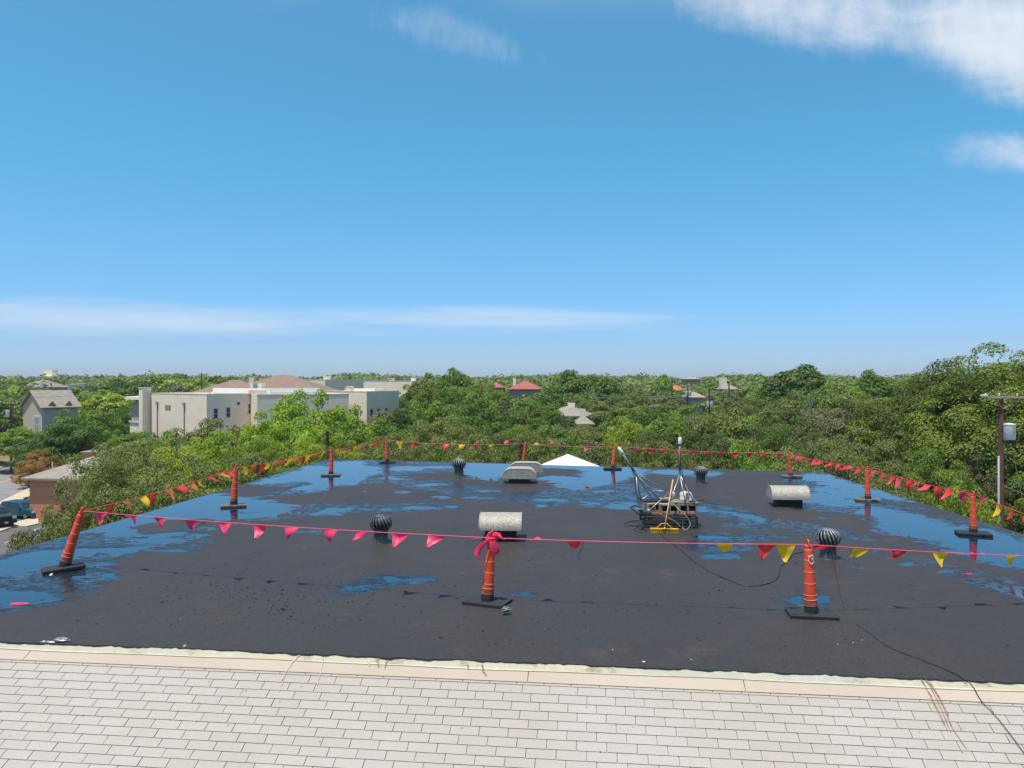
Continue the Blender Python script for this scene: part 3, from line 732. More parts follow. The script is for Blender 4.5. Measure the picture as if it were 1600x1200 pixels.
POSTS = [  # px, base y, top px, top y, plate rotation deg, label, worn base, base size
 (99, 893, 130, 792, 35, 'orange traffic post leaning right at the near left corner of the black roof', 0),
 (365, 794, 369, 726, 20, 'upright orange post standing in a puddle, second along the left roof edge', 1),
 (517, 745.5, 518.5, 699, 8, 'orange post standing in the far left corner puddle', 1),
 (605, 726, 603.5, 685, 15, 'orange post on the far edge nearest the bright yellow green tree', 0),
 (817, 728, 821, 691, 0, 'orange post on the far roof edge right behind the paired vent hoods', 0),
 (957, 735.5, 961.5, 695, 0, 'orange post mirrored in far edge puddle right of the white pyramid roof', 0),
 (1236, 748, 1232, 706, 0, 'slim orange post at the far right corner of the roof where crowded flags start', 1),
 (1356, 785, 1355, 728, -20, 'orange post wrapped in red plastic midway down the right roof edge', 1),
 (1521, 838, 1520, 767, -18, 'orange post standing in the large right puddle that mirrors the oak', 0),
 (1268, 965, 1262, 843, -8, 'orange post with white painted mark at the front right of the roof', 0),
 (761, 946, 769, 829, -22, 'orange post at front centre with a pink bundle of flags knotted on its top', 0),
]
TOPS = []
first = True
for k, (bx, by, tx, ty, rz, lab_, worn) in enumerate(POSTS):
    t = copy_tree(post_proto)
    B0 = G(bx, by-2.5, .0)
    T1 = P(tx, ty, B0.y)
    if k == 0: T1 = P(tx, ty, B0.y+.02)
    ax = (T1-B0); sc = ax.length/1.062
    t.location = B0
    q_ = ax.to_track_quat('Z', 'Y'); t.rotation_mode = 'QUATERNION'
    t.rotation_quaternion = q_; t.scale = (min(1, sc*1.0),)*2+(sc,)
    tag(t, lab_, 'traffic post', 'orange traffic posts around the roof edge')
    # base plate lies flat on the roof whatever the lean of its tube
    pe = empty('temp'); make_base(pe, RUBBERW if worn else RUBBER)
    Mi = t.matrix_world if False else (Matrix.Translation(B0) @ q_.to_matrix().to_4x4() @ Matrix.Diagonal((t.scale[0], t.scale[1], t.scale[2], 1)))
    Mb = Matrix.Translation((B0.x, B0.y, .004)) @ Matrix.Rotation(R_(rz), 4, 'Z')
    if k == 0: Mb = Matrix.Translation((B0.x+.02, B0.y-.03, .02)) @ Matrix.Rotation(R_(rz), 4, 'Z') @ Matrix.Rotation(R_(-2.5), 4, 'Y')
    for ch in list(pe.children):
        ch.parent = t; ch.matrix_parent_inverse = Matrix.Identity(4); ch.matrix_basis = Mi.inverted() @ Mb
    bpy.data.objects.remove(pe)
    TOPS.append(Vector(B0)+ax*(.935 if k not in (10,) else .90))
# white painted mark on the front right post
MARK = mat('white_mark', (.80, .78, .74), .6)
p9 = POSTS[9]; B9 = G(p9[0], p9[1]-2.5)
def on_post(px, py, r, dd=0.0):
    q_ = P(px, py, B9.y); ctr = Vector((B9.x-.012*(q_.z/1.05)*4.5, B9.y, q_.z)); dx = q_.x-ctr.x
    return Vector((q_.x, B9.y-math.sqrt(max(r*r-dx*dx, 0))-dd, q_.z))
mk = []
for pts in ([(1260.5, 866), (1261, 876), (1263, 879)], [(1261, 868), (1264, 867), (1267.5, 866)], [(1267.8, 866), (1268.2, 872), (1264.6, 871.5)], [(1266, 872), (1268.6, 876), (1266, 879.5), (1262.5, 879)]):
    b = MB(); b.tube([on_post(x, y, .0705, -.002) for x, y in pts], .0042, 6); mk.append(b)
bb = MB()
for m_ in mk: bb.add(m_.v, m_.f)
post10 = [o for o in bpy.data.objects if o.get('label') == p9[5]][0]
mo = bb.build('painted_mark', MARK, None); mo.parent = post10
Mi = Matrix.Translation(post10.location) @ post10.rotation_quaternion.to_matrix().to_4x4() @ Matrix.Diagonal((*post10.scale, 1))
mo.matrix_basis = Mi.inverted()

# ------------------------------------------------------------------ pennant strings
def sagpt(A, B, t, sag): return A.lerp(B, t)+Vector((0, 0, -4*sag*t*(1-t)))
def pennant(A, B, t, sag, wd, hg, m, parent, wind, up=False, curl=.25, seed=0):
    r = random.Random(seed); L = (B-A).length; n = 6
    a = sagpt(A, B, t-wd/2/L, sag); c = sagpt(A, B, t+wd/2/L, sag)
    mid = (a+c)/2
    dirv = Vector((wind[0], wind[1], (1.0 if up else -1.0))).normalized()
    tip = mid+dirv*hg
    side = (c-a).cross(dirv).normalized()
    vs = []; fs = []; rows = []
    ph_ = r.uniform(0, 6.28); am = curl*wd*r.uniform(.6, 1.3)
    for k in range(n+1):
        f = k/n; cols = max(1, 5-int(f*4.0)); row = []
        for m_ in range(cols+1):
            g = m_/cols if cols else .5
            p = a.lerp(c, g).lerp(tip, f)
            p = p + side*(am*math.sin(f*2.6+ph_)*f + am*.5*math.sin(g*4+ph_*2)*f*(1-f)*2) + Vector((0, 0, .12*hg*f*f*(1 if not up else -1)))
            row.append(len(vs)); vs.append(p)
        rows.append(row)
    for ra, rb in zip(rows[:-1], rows[1:]):
        ia = ib = 0
        while ia < len(ra)-1 or ib < len(rb)-1:
            if ib >= len(rb)-1 or (ia < len(ra)-1 and ia/(len(ra)-1) <= ib/max(1, len(rb)-1)):
                fs.append((ra[ia], ra[ia+1], rb[ib])); ia += 1
            else: fs.append((ra[ia], rb[ib+1], rb[ib])); ib += 1
    # stitched hem folded over the cord
    b = MB(); b.add(vs, fs)
    return b.build('pennant', m, parent, smooth=True)
def span(A, B, sag, flags, label, cordm=PCORD, wd=.24, hg=.24, wind=(.0, .0), r=.0065, seed=0):
    o = empty('pennant_string', A, 0, label, 'pennant string', 'pennant strings tied between the orange posts')
    A0_, B0_ = Vector((0, 0, 0)), B-A
    b = MB(); b.tube([sagpt(A0_, B0_, k/24, sag) for k in range(25)], r, 6); b.build('cord', cordm, o)
    rr_ = random.Random(seed)
    for k, fl in enumerate(flags):
        t, m_ = fl[0], fl[1]; wn = fl[2] if len(fl) > 2 else wind; upf = fl[3] if len(fl) > 3 else False; hh = fl[4] if len(fl) > 4 else 1.0
        pennant(A0_, B0_, t, sag, wd*rr_.uniform(.92, 1.06), hg*hh*rr_.uniform(.92, 1.06), m_, o, (wn[0]+rr_.uniform(-.30, .30), wn[1]+rr_.uniform(-.35, .35)), upf, curl=.42, seed=seed*31+k)
    return o
T = TOPS
def tx(A, B, px):   # parameter along A-B whose projection falls at photo column px
    k = (px-800)/F
    return (k*A.y-A.x)/((B.x-A.x)-k*(B.y-A.y))
c11 = T[10]; c1_ = T[0]; c10 = T[9]
E12 = P(1745, 872, 11.0)
fl = [(tx(c1_, c11, px), PINK, w_) for px, w_ in ((157, (-.3, 0)), (202, (.1, .2)), (249, (.15, .3)), (299, (.1, .5)), (351, (.1, .2)), (405, (-.2, 0)), (457, (-.1, 0)), (516, (.15, .2)), (567, (-.75, 0)), (626, (-.35, .3)), (683, (-.35, 0)))]
span(c1_, c11, .035, fl, 'long string of pink pennants from the leaning left post to the knotted centre post', seed=1, wd=.265, hg=.245)
fl = [(tx(c11, c10, 838), PINK, (.5, 1.8), False, .5), (tx(c11, c10, 898), RED, (0, 1.6), False, .6), (tx(c11, c10, 1133), YEL, (.1, 2.0), False, .55), (tx(c11, c10, 1199), RED, (-.45, 0), False, 1.1), (tx(c11, c10, 1228), YEL, (-.02, 0), False, 1.2)]
span(c11, c10, .02, fl, 'string with few red and yellow pennants between the centre and right front posts', seed=2, wd=.25, hg=.25)
fl = [(tx(c10, E12, 1285), RED, (-.8, .3)), (tx(c10, E12, 1347), YEL, (-.75, .2)), (tx(c10, E12, 1406), RED, (-.7, .4)), (tx(c10, E12, 1471), YEL, (-.5, .2)), (tx(c10, E12, 1530), PINK, (.2, 1.5), False, .7), (tx(c10, E12, 1585), YEL, (-.4, 1.2), False, .8)]
span(c10, E12, .03, fl, 'string of red and yellow pennants running right from the post with the white mark', seed=3, wd=.25, hg=.25)
def seq(n, mats, wind, t0=.04, t1=.96, up=0.0, seed=0):
    r = random.Random(seed)
    return [(t0+(t1-t0)*(k+.5)/n+r.uniform(-.01, .01), mats[k % len(mats)], (wind[0]+r.uniform(-.35, .35), wind[1]+r.uniform(-.3, .3)), r.random() < up) for k in range(n)]
span(T[0], T[1], .06, seq(11, [RED, ORP, YEL, RED, ORP], (.55, -.1), .10, seed=4), 'red, orange and yellow pennant string along the near half of the left roof edge', ORP, wd=.26, hg=.3, seed=4)
span(T[1], T[2], .06, seq(13, [YEL, ORP, RED, YEL, ORP, RED], (-.7, 0), seed=5), 'pennant string of yellow and red flags along the far half of the left roof edge', ORP, wd=.26, hg=.34, seed=5)
span(T[2], T[3], .06, seq(9, [YEL, ORP, RED], (-.6, 0), seed=6), 'short pennant string cutting the far left roof corner', ORP, wd=.25, hg=.32, seed=6)
fl = [(tx(T[3], T[4], 624), YEL, (0, 0), False, 1.3), (tx(T[3], T[4], 648), RED, (0, 0), False, 1.2), (tx(T[3], T[4], 698), RED, (0, 0), False, 1.4), (tx(T[3], T[4], 722), YEL, (0, 0), False, 1.1), (tx(T[3], T[4], 743), RED, (.1, .5), False, .9), (tx(T[3], T[4], 769), YEL, (-.5, .3), False, 1.0), (tx(T[3], T[4], 792), PINK, (0, 0), True, .8)]
span(T[3], T[4], .10, fl, 'pennant string above the turbine vent on the far roof edge', PCORD, wd=.26, hg=.3, seed=7)
fl = [(tx(T[4], T[5], 838), YEL, (.6, .2), True, .7), (tx(T[4], T[5], 861), RED, (0, 0), True, .8), (tx(T[4], T[5], 918), PINK, (-.4, .2), False, .9)]
span(T[4], T[5], .05, fl, 'pennant string above the white pyramid roof on the far edge', PCORD, wd=.24, hg=.26, seed=8)
span(T[5], T[6], .05, [(tx(T[5], T[6], px), RED if px % 3 else PINK, (.0, .6)) for px in (993, 1015, 1036, 1060, 1083, 1105, 1127, 1150, 1172, 1195, 1219)], 'pennant string of evenly spaced red flags along the far right roof edge', PCORD, wd=.27, hg=.24, seed=9)
span(T[6], T[7], .05, seq(12, [RED, PINK, RED], (-.75, .1), seed=10), 'crowded red pennant string leaving the far right corner post', RED, wd=.28, hg=.28, seed=10)
span(T[7], T[8], .05, seq(10, [PINK, RED, RED], (-.55, 0), seed=11), 'red pennant string along the right roof edge in front of the oak', RED, wd=.26, hg=.34, seed=11)
S12 = P(1750, 850, 11.3)
fl = [(tx(T[8], S12, 1506), RED, (.3, .1), False, 1.5), (tx(T[8], S12, 1536), PINK, (-.4, 0), False, 1.4), (tx(T[8], S12, 1561), YEL, (-.1, 0), False, 1.45), (tx(T[8], S12, 1582), RED, (0, 0), False, 1.3), (tx(T[8], S12, 1605), RED, (0, 0), False, 1.2)]
span(T[8], S12, .05, fl, 'short pennant string with one yellow flag beside the utility pole', RED, wd=.20, hg=.22, seed=12)
fl = [(tx(S12, T[8], 1598), YEL, (0, 0))]
# corner post the two right hand strings are tied to, just beyond the frame
t = copy_tree(post_proto)
t.rotation_quaternion = (1, 0, 0, 0); t.scale = (1, 1, 1); t.location = (S12.x, 11.15, 0)
for ch in list(t.children):
    pass
make_base(t)
tag(t, 'orange post at the near right roof corner where two pennant strings meet', 'traffic post', 'orange traffic posts around the roof edge')
for ch in list(post_proto.children): bpy.data.objects.remove(ch)
bpy.data.objects.remove(post_proto)
# knotted bundle on the centre post
kb = empty('flag_bundle', c11, 0, 'crumpled bundle of pink flags knotted on top of the front centre post', 'flag bundle')
def crumple(c, r, seed, sq=(1, 1, 1)):
    rr_ = random.Random(seed); b = MB(); n, m_ = 12, 9; vs = []
    for a in range(m_+1):
        for k in range(n):
            th_, ph_ = math.pi*a/m_, 2*math.pi*k/n; q_ = r*(.62+.55*rr_.random())
            vs.append((c[0]+sq[0]*q_*math.sin(th_)*math.cos(ph_), c[1]+sq[1]*q_*math.sin(th_)*math.sin(ph_), c[2]+sq[2]*q_*math.cos(th_)))
    fs = [(a*n+k, a*n+(k+1) % n, (a+1)*n+(k+1) % n, (a+1)*n+k) for a in range(m_) for k in range(n)]
    b.add(vs, fs); return b
crumple((0, -.03, -.01), .085, 3, (1.0, .8, 1.2)).build('knot', PINK, kb)
crumple((.07, -.03, .04), .06, 5, (1.3, .7, .8)).build('knot', PINK, kb)
def ribbon(pts, w0, w1, m, parent, name='ribbon', seed=0, twist=1.0):
    b = MB(); rr_ = random.Random(seed); vs = []; fs = []; n = len(pts)
    for k, p in enumerate(pts):
        f = k/(n-1); a = twist*f*2+rr_.uniform(-.5, .5); w_ = w0+(w1-w0)*f
        s_ = Vector((math.cos(a), math.sin(a), rr_.uniform(-.3, .3)))*w_/2; p = Vector(p)
        vs += [p-s_, p+Vector((0, -.012, 0)), p+s_]
    for k in range(n-1):
        for m_ in range(2): fs.append((3*k+m_, 3*k+m_+1, 3*k+4+m_, 3*k+3+m_))
    b.add(vs, fs); return b.build(name, m, parent, smooth=True)
ribbon([(0, -.08, 0), (-.08, -.1, -.03), (-.15, -.1, -.11), (-.19, -.1, -.20), (-.17, -.1, -.30), (-.15, -.1, -.36)], .05, .03, PINK, kb, 'loose_flag', 4, .4)
ribbon([(-.06, -.09, -.01), (-.12, -.1, -.06), (-.19, -.09, -.14), (-.20, -.1, -.22)], .09, .10, PINK, kb, 'loose_flag', 6, .2)
ribbon([(.02, -.1, -.02), (.06, -.11, -.10), (.07, -.11, -.17), (.05, -.1, -.23)], .07, .12, PINK, kb, 'loose_flag', 8, .3)
ribbon([(.0, -.1, -.02), (.0, -.12, -.1), (.02, -.11, -.18)], .06, .05, PINK, kb, 'loose_flag', 9, .3)
ribbon([(0, -.08, 0), (-.1, -.06, .015), (-.22, -.03, .0), (-.33, 0, -.005)], .06, .02, PINK, kb, 'loose_flag', 10, .3)
ribbon([(.04, -.08, .04), (.10, -.08, .05), (.15, -.07, .0), (.19, -.05, -.01)], .07, .03, PINK, kb, 'loose_flag', 11, .3)
ribbon([(.0, -.08, .02), (-.02, -.09, .07), (.03, -.08, .10), (.08, -.07, .07)], .06, .05, PINK, kb, 'loose_flag', 12, .6)

# ------------------------------------------------------------------ vents
def turbine(name_loc, sc, m, label):
    t = empty('turbine_vent', name_loc, 0, label, 'roof vent', 'round turbine roof vents')
    b = MB(); b.lathe([(.17, 0), (.155, .012), (.150, .02), (.148, .25), (.158, .255), (.158, .285), (.12, .29)], 26); b.build('pipe', GALVD if m is VANE_BLACK else GALVD, t, auto=40)
    b = MB(); nv_ = 18
    for k in range(nv_):
        a0_ = 2*math.pi*k/nv_; rows = 9; vs = []; fs = []
        for j_ in range(rows+1):
            f = j_/rows; th_ = .28+f*(math.pi-.62); z = .415+.155*math.cos(th_); r = .06+.165*math.sin(th_)**.8
            a = a0_+.55*f
            ca, sa = math.cos(a), math.sin(a); tw = (-sa, ca)
            for kk, (dr, dt) in enumerate(((-.012, -.024), (.010, .0), (.0, .016))):
                wf = .35+.65*math.sin(th_)
                vs.append(((r+dr)*ca+tw[0]*dt*wf, (r+dr)*sa+tw[1]*dt*wf, z))
        for j_ in range(rows):
            for kk in range(2): fs.append((j_*3+kk, j_*3+kk+1, j_*3+kk+4, j_*3+kk+3))
        b.add(vs, fs)
    b.build('vane_ring', m, t, smooth=True)
    b = MB(); b.lathe([(.02, .583), (.10, .575), (.115, .562), (.10, .556), (.02, .556)], 20); b.lathe([(.018, .575), (.016, .60), (.004, .603)], 10); b.build('top_cap', m, t, auto=40)
    b = MB(); b.lathe([(.05, .28), (.155, .285), (.165, .30), (.13, .31), (.05, .31)], 20); b.build('collar', GALVD, t, auto=40)
    b = MB(); b.lathe([(.12, .30), (.17, .36), (.175, .45), (.12, .54)], 18); b.build('inner_drum', TAR, t, smooth=True)
    t.scale = (sc,)*3; return t
turbine(G(595, 848), .94, VANE_BLACK, 'tarred turbine vent behind the pink pennant string, left of the barrel hood')
turbine(G(1294, 873), .93, VANE, 'grey and black turbine vent just behind the post with the white mark')
turbine(G(717, 744), 1.02, VANE, 'small turbine vent beside the puddle on the far side of the roof')
turbine(G(1095, 755.5), .92, VANE, 'small turbine vent right of the antenna masts on the far side')
def hood(loc, rz, label, L=.84, Wd=.98, z0=.20, H=.29, curb=(.62, .56)):
    t = empty('hooded_vent', loc, rz, label, 'roof vent', 'low hooded roof vents')
    # arch profile across y, extruded along x
    n = 14; prof = []
    rc = H*.92
    for k in range(n+1):
        a = math.pi/2*k/n; prof.append((-Wd/2+rc*(1-math.cos(a)) if False else -Wd/2+rc-rc*math.cos(a), z0+(H-rc)+rc*math.sin(a)))
    prof += [(-y, z) for y, z in reversed(prof)]
    prof = [(-Wd/2, z0)]+prof+[(Wd/2, z0)]
    m_ = len(prof); b = MB(); vs = [(x, y, z) for x in (-L/2, L/2) for y, z in prof]
    fs = [(k, k+1, m_+k+1, m_+k) for k in range(m_-1)]+[(m_-1, 0, m_, 2*m_-1)]
    b.add(vs, fs); hb = b.build('hood', HOOD, t, auto=35)
    for x, s_ in ((-L/2, -1), (L/2, 1)):
        b = MB(); vs = [(x+s_*.004, y*1.0, z) for y, z in prof]+[(x-s_*.012, y, z) for y, z in prof]
        fs = [tuple(range(m_)) if s_ > 0 else tuple(range(m_-1, -1, -1))]+[(k, (k+1) % m_, m_+(k+1) % m_, m_+k) for k in range(m_)]
        b.add(vs, fs); b.build('end_panel', HOOD, t)
    b = MB()
    for x in (-L/2, L/2):
        b = MB(); b.tube([(x, y, z+.003) for y, z in prof[1:-1]], .010, 5); b.build('rolled_seam', HOOD, t)
    b = MB(); b.box((0, 0, (z0+.02)/2), (curb[0], curb[1], z0+.02)); b.build('curb', TAR, t, bevel=.01)
    return t
hood(G(783, 842)+Vector((0, 0, 0)), R_(-2), 'speckled barrel hood vent behind the knotted centre post', L=.83, Wd=.78, z0=.24, H=.27, curb=(.62, .42))
hood(G(1231, 790), R_(-6), 'pale hooded vent alone on the right half of the roof', L=.92, Wd=.72, z0=.20, H=.30, curb=(.62, .45))
hood(G(812, 754.5), R_(87), 'front one of two paired vent hoods near the far edge', L=.62, Wd=1.05, z0=.16, H=.31, curb=(.42, .66))
hood(G(822, 746), R_(87), 'rear one of two paired vent hoods near the far edge', L=.5, Wd=1.12, z0=.20, H=.30, curb=(.42, .66))

# ------------------------------------------------------------------ antenna mounts, blocks, broom
D0 = 16.4
def Q(px, py, d=D0): return P(px, py, d)
rk = empty('ballast_rack', Q(1048, 822, 16.62).xy.to_3d(), R_(-3), 'low black slatted rack carrying pavers and cinder blocks', 'rack')
RKX = rk.location.x; RKY = rk.location.y
b = MB()
for z in (.04, .13, .22):
    for y in (-.02, .42, .86): b.box((0, y, z), (1.14, .05, .03))
for x in (-.55, .55):
    for y in (-.02, .86): b.box((x, y, .13), (.05, .05, .26))
b.build('frame', RUBBER, rk)
for k in range(6):
    b = MB(); b.box((0, .05+k*.155, .262), (1.12, .09, .02)); b.build('slat', TAR, rk)
for k in range(3):
    b = MB(); b.box((0, -.04, .055+k*.07), (1.10, .018, .028), 0); b.build('slat', mat('grey_slat', (.07, .062, .058), .8), rk)
for k, (x, y) in enumerate(((-.33, .16), (.02, .14), (.36, .15), (-.35, .55), (.05, .56), (.38, .55))):
    b = MB(); b.box((RKX+x, RKY+y, .30), (.33, .36, .05), rnd.uniform(-.06, .04)); o = b.build('paver', PAVER, None, bevel=.004)
    tag(o, ('reddish square paver in the front row on the rack, %s' if y < .3 else 'reddish square paver in the hidden back row on the rack, %s') % ('left end', 'middle', 'right end')[k % 3], 'paver', 'pavers on the ballast rack')
def cblock(loc, rz, label, rx=0.0, hw=.40):
    t = empty('cinder_block', loc, rz, label, 'cinder block', 'cinder blocks on the ballast rack')
    b = MB(); w_, d_, h_, th_ = hw, .19, .19, .034
    # holes face the viewer: block lies on its side
    b.box((0, 0, th_/2), (w_, d_, th_)); b.box((0, 0, h_-th_/2), (w_, d_, th_))
    for x in (-w_/2+th_/2, 0, w_/2-th_/2): b.box((x, 0, h_/2), (th_, d_-.002, h_-2*th_))
    b.build('shell', CONC, t)
    b = MB(); b.box((0, d_*.42, h_/2), (w_-.07, .01, h_-.07)); b.build('hole_shade', TAR, t); t.rotation_euler = (rx, 0, rz); return t  # added dark plate stands in for the shade inside the holes
cblock((RKX-.02, RKY+.10, .326), R_(2), 'cinder block with two holes at the middle of the rack, under the broom handle')
cblock((RKX+.39, RKY+.13, .326), R_(-4), 'cinder block at the right end of the rack')
cblock((RKX-.36, RKY+.22, .326), R_(30), 'cinder block turned aslant at the left end of the rack', hw=.36)
cblock((RKX-.03, RKY+.42, .40), R_(3), 'cinder block raised behind the middle one with its small holes showing', hw=.30)
cblock((RKX+.30, RKY+.50, .326), R_(0), 'cinder block behind the right end block', hw=.38)
b = MB(); b.box((RKX+.33, RKY+.28, .535), (.62, .46, .025), R_(-8)); tag(b.build('grey_board', mat('grey_board', (.20, .21, .175), .8, var=.2), None), 'grey green board lying over the right hand cinder blocks', 'board')
b = MB(); b.box((RKX-.30, RKY+.42, .545), (.55, .36, .022), R_(6)); tag(b.build('dark_tray', RUBBER, None), 'dark flat tray on the left side of the block pile', 'tray')
b = MB(); b.tube([(RKX+.42, RKY+.10, .56), (RKX+.75, RKY+.16, .60)], .018, 8); tag(b.build('dark_pipe', mat('dark_red_pipe', (.10, .03, .03), .6), None), 'dark pipe poking out right from the block pile', 'pipe')
# bucket like pale shell, upside down
b = MB(); b.lathe([(.17, 0), (.168, .04), (.16, .05), (.15, .11), (.13, .16), (.09, .195), (.03, .205), (.001, .206)], 22)
o = b.build('pale_shell', CREAM, None, auto=40); o.location = (RKX+.45, RKY+.55, .52); tag(o, 'cream ribbed dome shell upside down behind the right tripod leg', 'dome shell')
# blue-white round motor
b = MB(); b.lathe([(.02, 0), (.045, .01), (.055, .04), (.05, .07), (.025, .085), (.002, .087)], 16); o = b.build('round_fitting', mat('steel_blue', (.12, .16, .20), .35, metal=.4), None, auto=40)
o.location = (RKX-.47, RKY+.02, .35); o.rotation_euler = (R_(70), 0, 0); tag(o, 'small steel blue round fitting at the left of the pile', 'fitting')
def mast(ap, tip, legs, label, extra=()):
    t = empty('antenna_mast', (ap.x, ap.y, 0), 0, label, 'antenna mast', 'tripod antenna masts'); o_ = Vector((ap.x, ap.y, 0))
    d_ = (tip-ap).normalized()
    b = MB(); b.tube([ap-o_-d_*.05, tip-o_-d_*.14], .024, 10); b.build('mast_tube', GALVD if False else mat('mast_grey', (.17, .18, .19), .45, metal=.3), t, smooth=True)
    b = MB(); b.tube([tip-o_-d_*.15, tip-o_-d_*.12, tip-o_-d_*.02, tip-o_], [.036, .040, .036, .022], 12); b.build('tip_cover', WHITEP, t, auto=50)
    b = MB(); b.tube([ap-o_-d_*.06, ap-o_+d_*.06], .034, 10); b.build('collar', GALV, t, auto=50)
    for lg in legs:
        b = MB(); b.tube([ap-o_, lg-o_], .0145, 8); b.build('leg', GALV, t, smooth=True)
    for a, c_ in extra:
        b = MB(); b.tube([a-o_, c_-o_], .013, 8); b.build('brace', GALV, t, smooth=True)
    return t
apR = Q(1062, 741, 16.8); mast(apR, Q(1062.5, 683, 16.8), [Q(1046, 787, 16.4), Q(1061, 784, 17.1), Q(1086, 788, 16.6), Q(1072, 790, 16.5)],
     'upright antenna mast with white tip on a grey tripod', [(Q(1045, 770, 16.6), Q(1014, 798, 16.2))])
apL = Q(994, 741, 16.5); mast(apL, Q(966, 699, 16.5), [Q(998, 796, 16.4), Q(1019, 780, 16.9), Q(1033, 783, 16.6), Q(1041, 766, 17.2), Q(1002, 785, 16.8)],
     'tilted antenna mast with white tip leaning left on a grey tripod', [(Q(1004, 780, 16.7), Q(1022, 767, 17.2)), (Q(1022, 767, 17.2), Q(1048, 768, 17.2))])
# foot plate with black bent bar at the left
b = MB(); b.tube([Q(1008, 801, 16.2), Q(997, 803, 16.0), Q(990, 797, 16.1), Q(985, 793, 16.3), Q(992, 790, 16.6), Q(1002, 793, 16.6)], .016, 7)
tag(b.build('bent_bar', RUBBER, None, smooth=True), 'bent black bar sticking out left of the ballast rack', 'metal bar')
b = MB(); b.box(Q(998, 795.5, 16.35), (.16, .14, .03), .3); tag(b.build('foot_clamp', GALV, None), 'pale metal clamp at the foot of the tilted mast', 'clamp')
# broom
br = empty('push_broom', G(1038, 833), 0, 'yellow push broom with orange wooden handle leaning on the cinder blocks', 'broom')
def rel(p): return Vector(p)-br.location
hd = G(1038, 832, .03); tp = Q(1051.5, 749.5, 16.62)
b = MB(); b.tube([rel(hd)+Vector((0, .01, .05)), rel(tp)], .0145, 9); b.build('handle', WOOD, br, smooth=True)
b = MB(); b.box((0, .0, .085), (.58, .065, .035), R_(-6)); b.build('head', BROOMY, br, bevel=.005)
b = MB()
for k in range(60):
    x = -.285+.57*(k+.5)/60
    for y in (-.02, .02): b.box((x*math.cos(R_(-6))+rnd.uniform(-.004, .004), y+x*math.sin(R_(-6)), .037), (.008, .012, .075), 0, rnd.uniform(-.15, .15), rnd.uniform(-.12, .12))
b.build('bristles', BROOMY, br)
for s_ in (-1, 1):
    b = MB(); hp = rel(hd.lerp(tp, .17)); b.tube([(s_*.17, -s_*.018, .10), (s_*.06, -s_*.006, hp.z-.01), hp], .010, 7); b.build('brace', BROOMY, br, smooth=True)
b = MB(); b.tube([rel(hd.lerp(tp, .0))+Vector((0, .01, .06)), rel(hd.lerp(tp, .06))+Vector((0, 0, .03))], [.03, .018], 8); b.build('socket', BROOMY, br, smooth=True)
# crumpled rag on the handle
o = crumple((0, 0, 0), .055, 21, (1, .6, 1.2)).build('rag', mat('pale_rag', (.62, .52, .48), .9), None); o.location = Q(1052, 773, 16.5); tag(o, 'small pale rag caught on the bars beside the broom handle', 'rag')
# cables
def curve_pts(pts, n=8):
    P_ = [Vector(p) for p in pts]; out = []
    for k in range(len(P_)-1):
        p0 = P_[max(k-1, 0)]; p1 = P_[k]; p2 = P_[k+1]; p3 = P_[min(k+2, len(P_)-1)]
        for j_ in range(n):
            t_ = j_/n; out.append(.5*((2*p1)+(p2-p0)*t_+(2*p0-5*p1+4*p2-p3)*t_*t_+(3*p1-p0-3*p2+p3)*t_**3))
    out.append(P_[-1]); return out
def cable(pts, r, m, label, name='cable'):
    b = MB(); b.tube(curve_pts(pts), r, 6); return tag(b.build(name, m, None, smooth=True), label, 'cable')
def gg(px, py, z=.014): return G(px, py, z)
cable([gg(1030, 832), gg(1044, 845), gg(1060, 856), gg(1085, 878), gg(1110, 893), gg(1140, 907), gg(1165, 916), gg(1190, 914), gg(1210, 908), gg(1217, 898), gg(1220, 886), gg(1233, 874), gg(1240, 866), gg(1256, 862)], .0085, CABLE, 'long black cable snaking from the broom over the roof to the front right post')
cable([gg(1300, 868), gg(1304, 884), gg(1308, 905), gg(1313, 928), gg(1320, 955)], .0035, CABLE, 'thin dark wire lying behind the post with the white mark')
sl_pts = []
for px, py in ((1511, 1066), (1520, 1076), (1532, 1097), (1552, 1118), (1570, 1140), (1600, 1180), (1625, 1212)):
    s_, t_ = slope_hit(px, py); sl_pts.append(slope(s_, t_, .026))
cable([gg(1338, 975, .012), gg(1362, 992), gg(1384, 1008), gg(1410, 1020), gg(1440, 1031), gg(1470, 1043), gg(1495, 1054), gg(1507, 1062)]+sl_pts, .0040, CABLE, 'black cable running down over the white shingle slope at the right')
cable([gg(1008, 818), gg(992, 822, .016), gg(975, 819), gg(985, 815, .02), gg(1002, 812, .05), gg(1010, 806, .2)], .009, CABLE, 'black cable loop lying left of the ballast rack')
ring = [(Vector((RKX+.33+.11*math.cos(a), RKY-.16+.08*math.sin(a), .02+.09*(1+math.sin(a))))) for a in [2*math.pi*k/12 for k in range(14)]]
cable(ring, .008, CABLE, 'coiled black cable ring at the front right of the rack')
cable([Q(1054, 789, 16.2), Q(1062, 797, 16.0), Q(1072, 806, 15.95), Q(1077, 814, 15.95), Q(1078, 822, 15.9), Q(1071, 828, 15.9), Q(1066, 824, 16)], .008, TANC, 'tan cable hanging in a loop over the rack front')
cable([Q(1031, 803, 16.0), Q(1044, 809, 16.0), Q(1055, 815, 15.95), Q(1063, 822, 15.9)], .006, TANC, 'thin tan cable drooping across the rack slats')
cable([gg(1098, 824), gg(1090, 827), gg(1082, 822, .03), gg(1088, 817, .03), gg(1078, 815, .1)], .007, CABLE, 'black cable tail lying right of the rack')
cable([Q(984, 727, 16.5), Q(991, 745, 16.45), Q(994, 770, 16.4), Q(1000, 790, 16.3), Q(1008, 803, 16.1)], .008, CABLE, 'black cable strapped down the tilted mast')
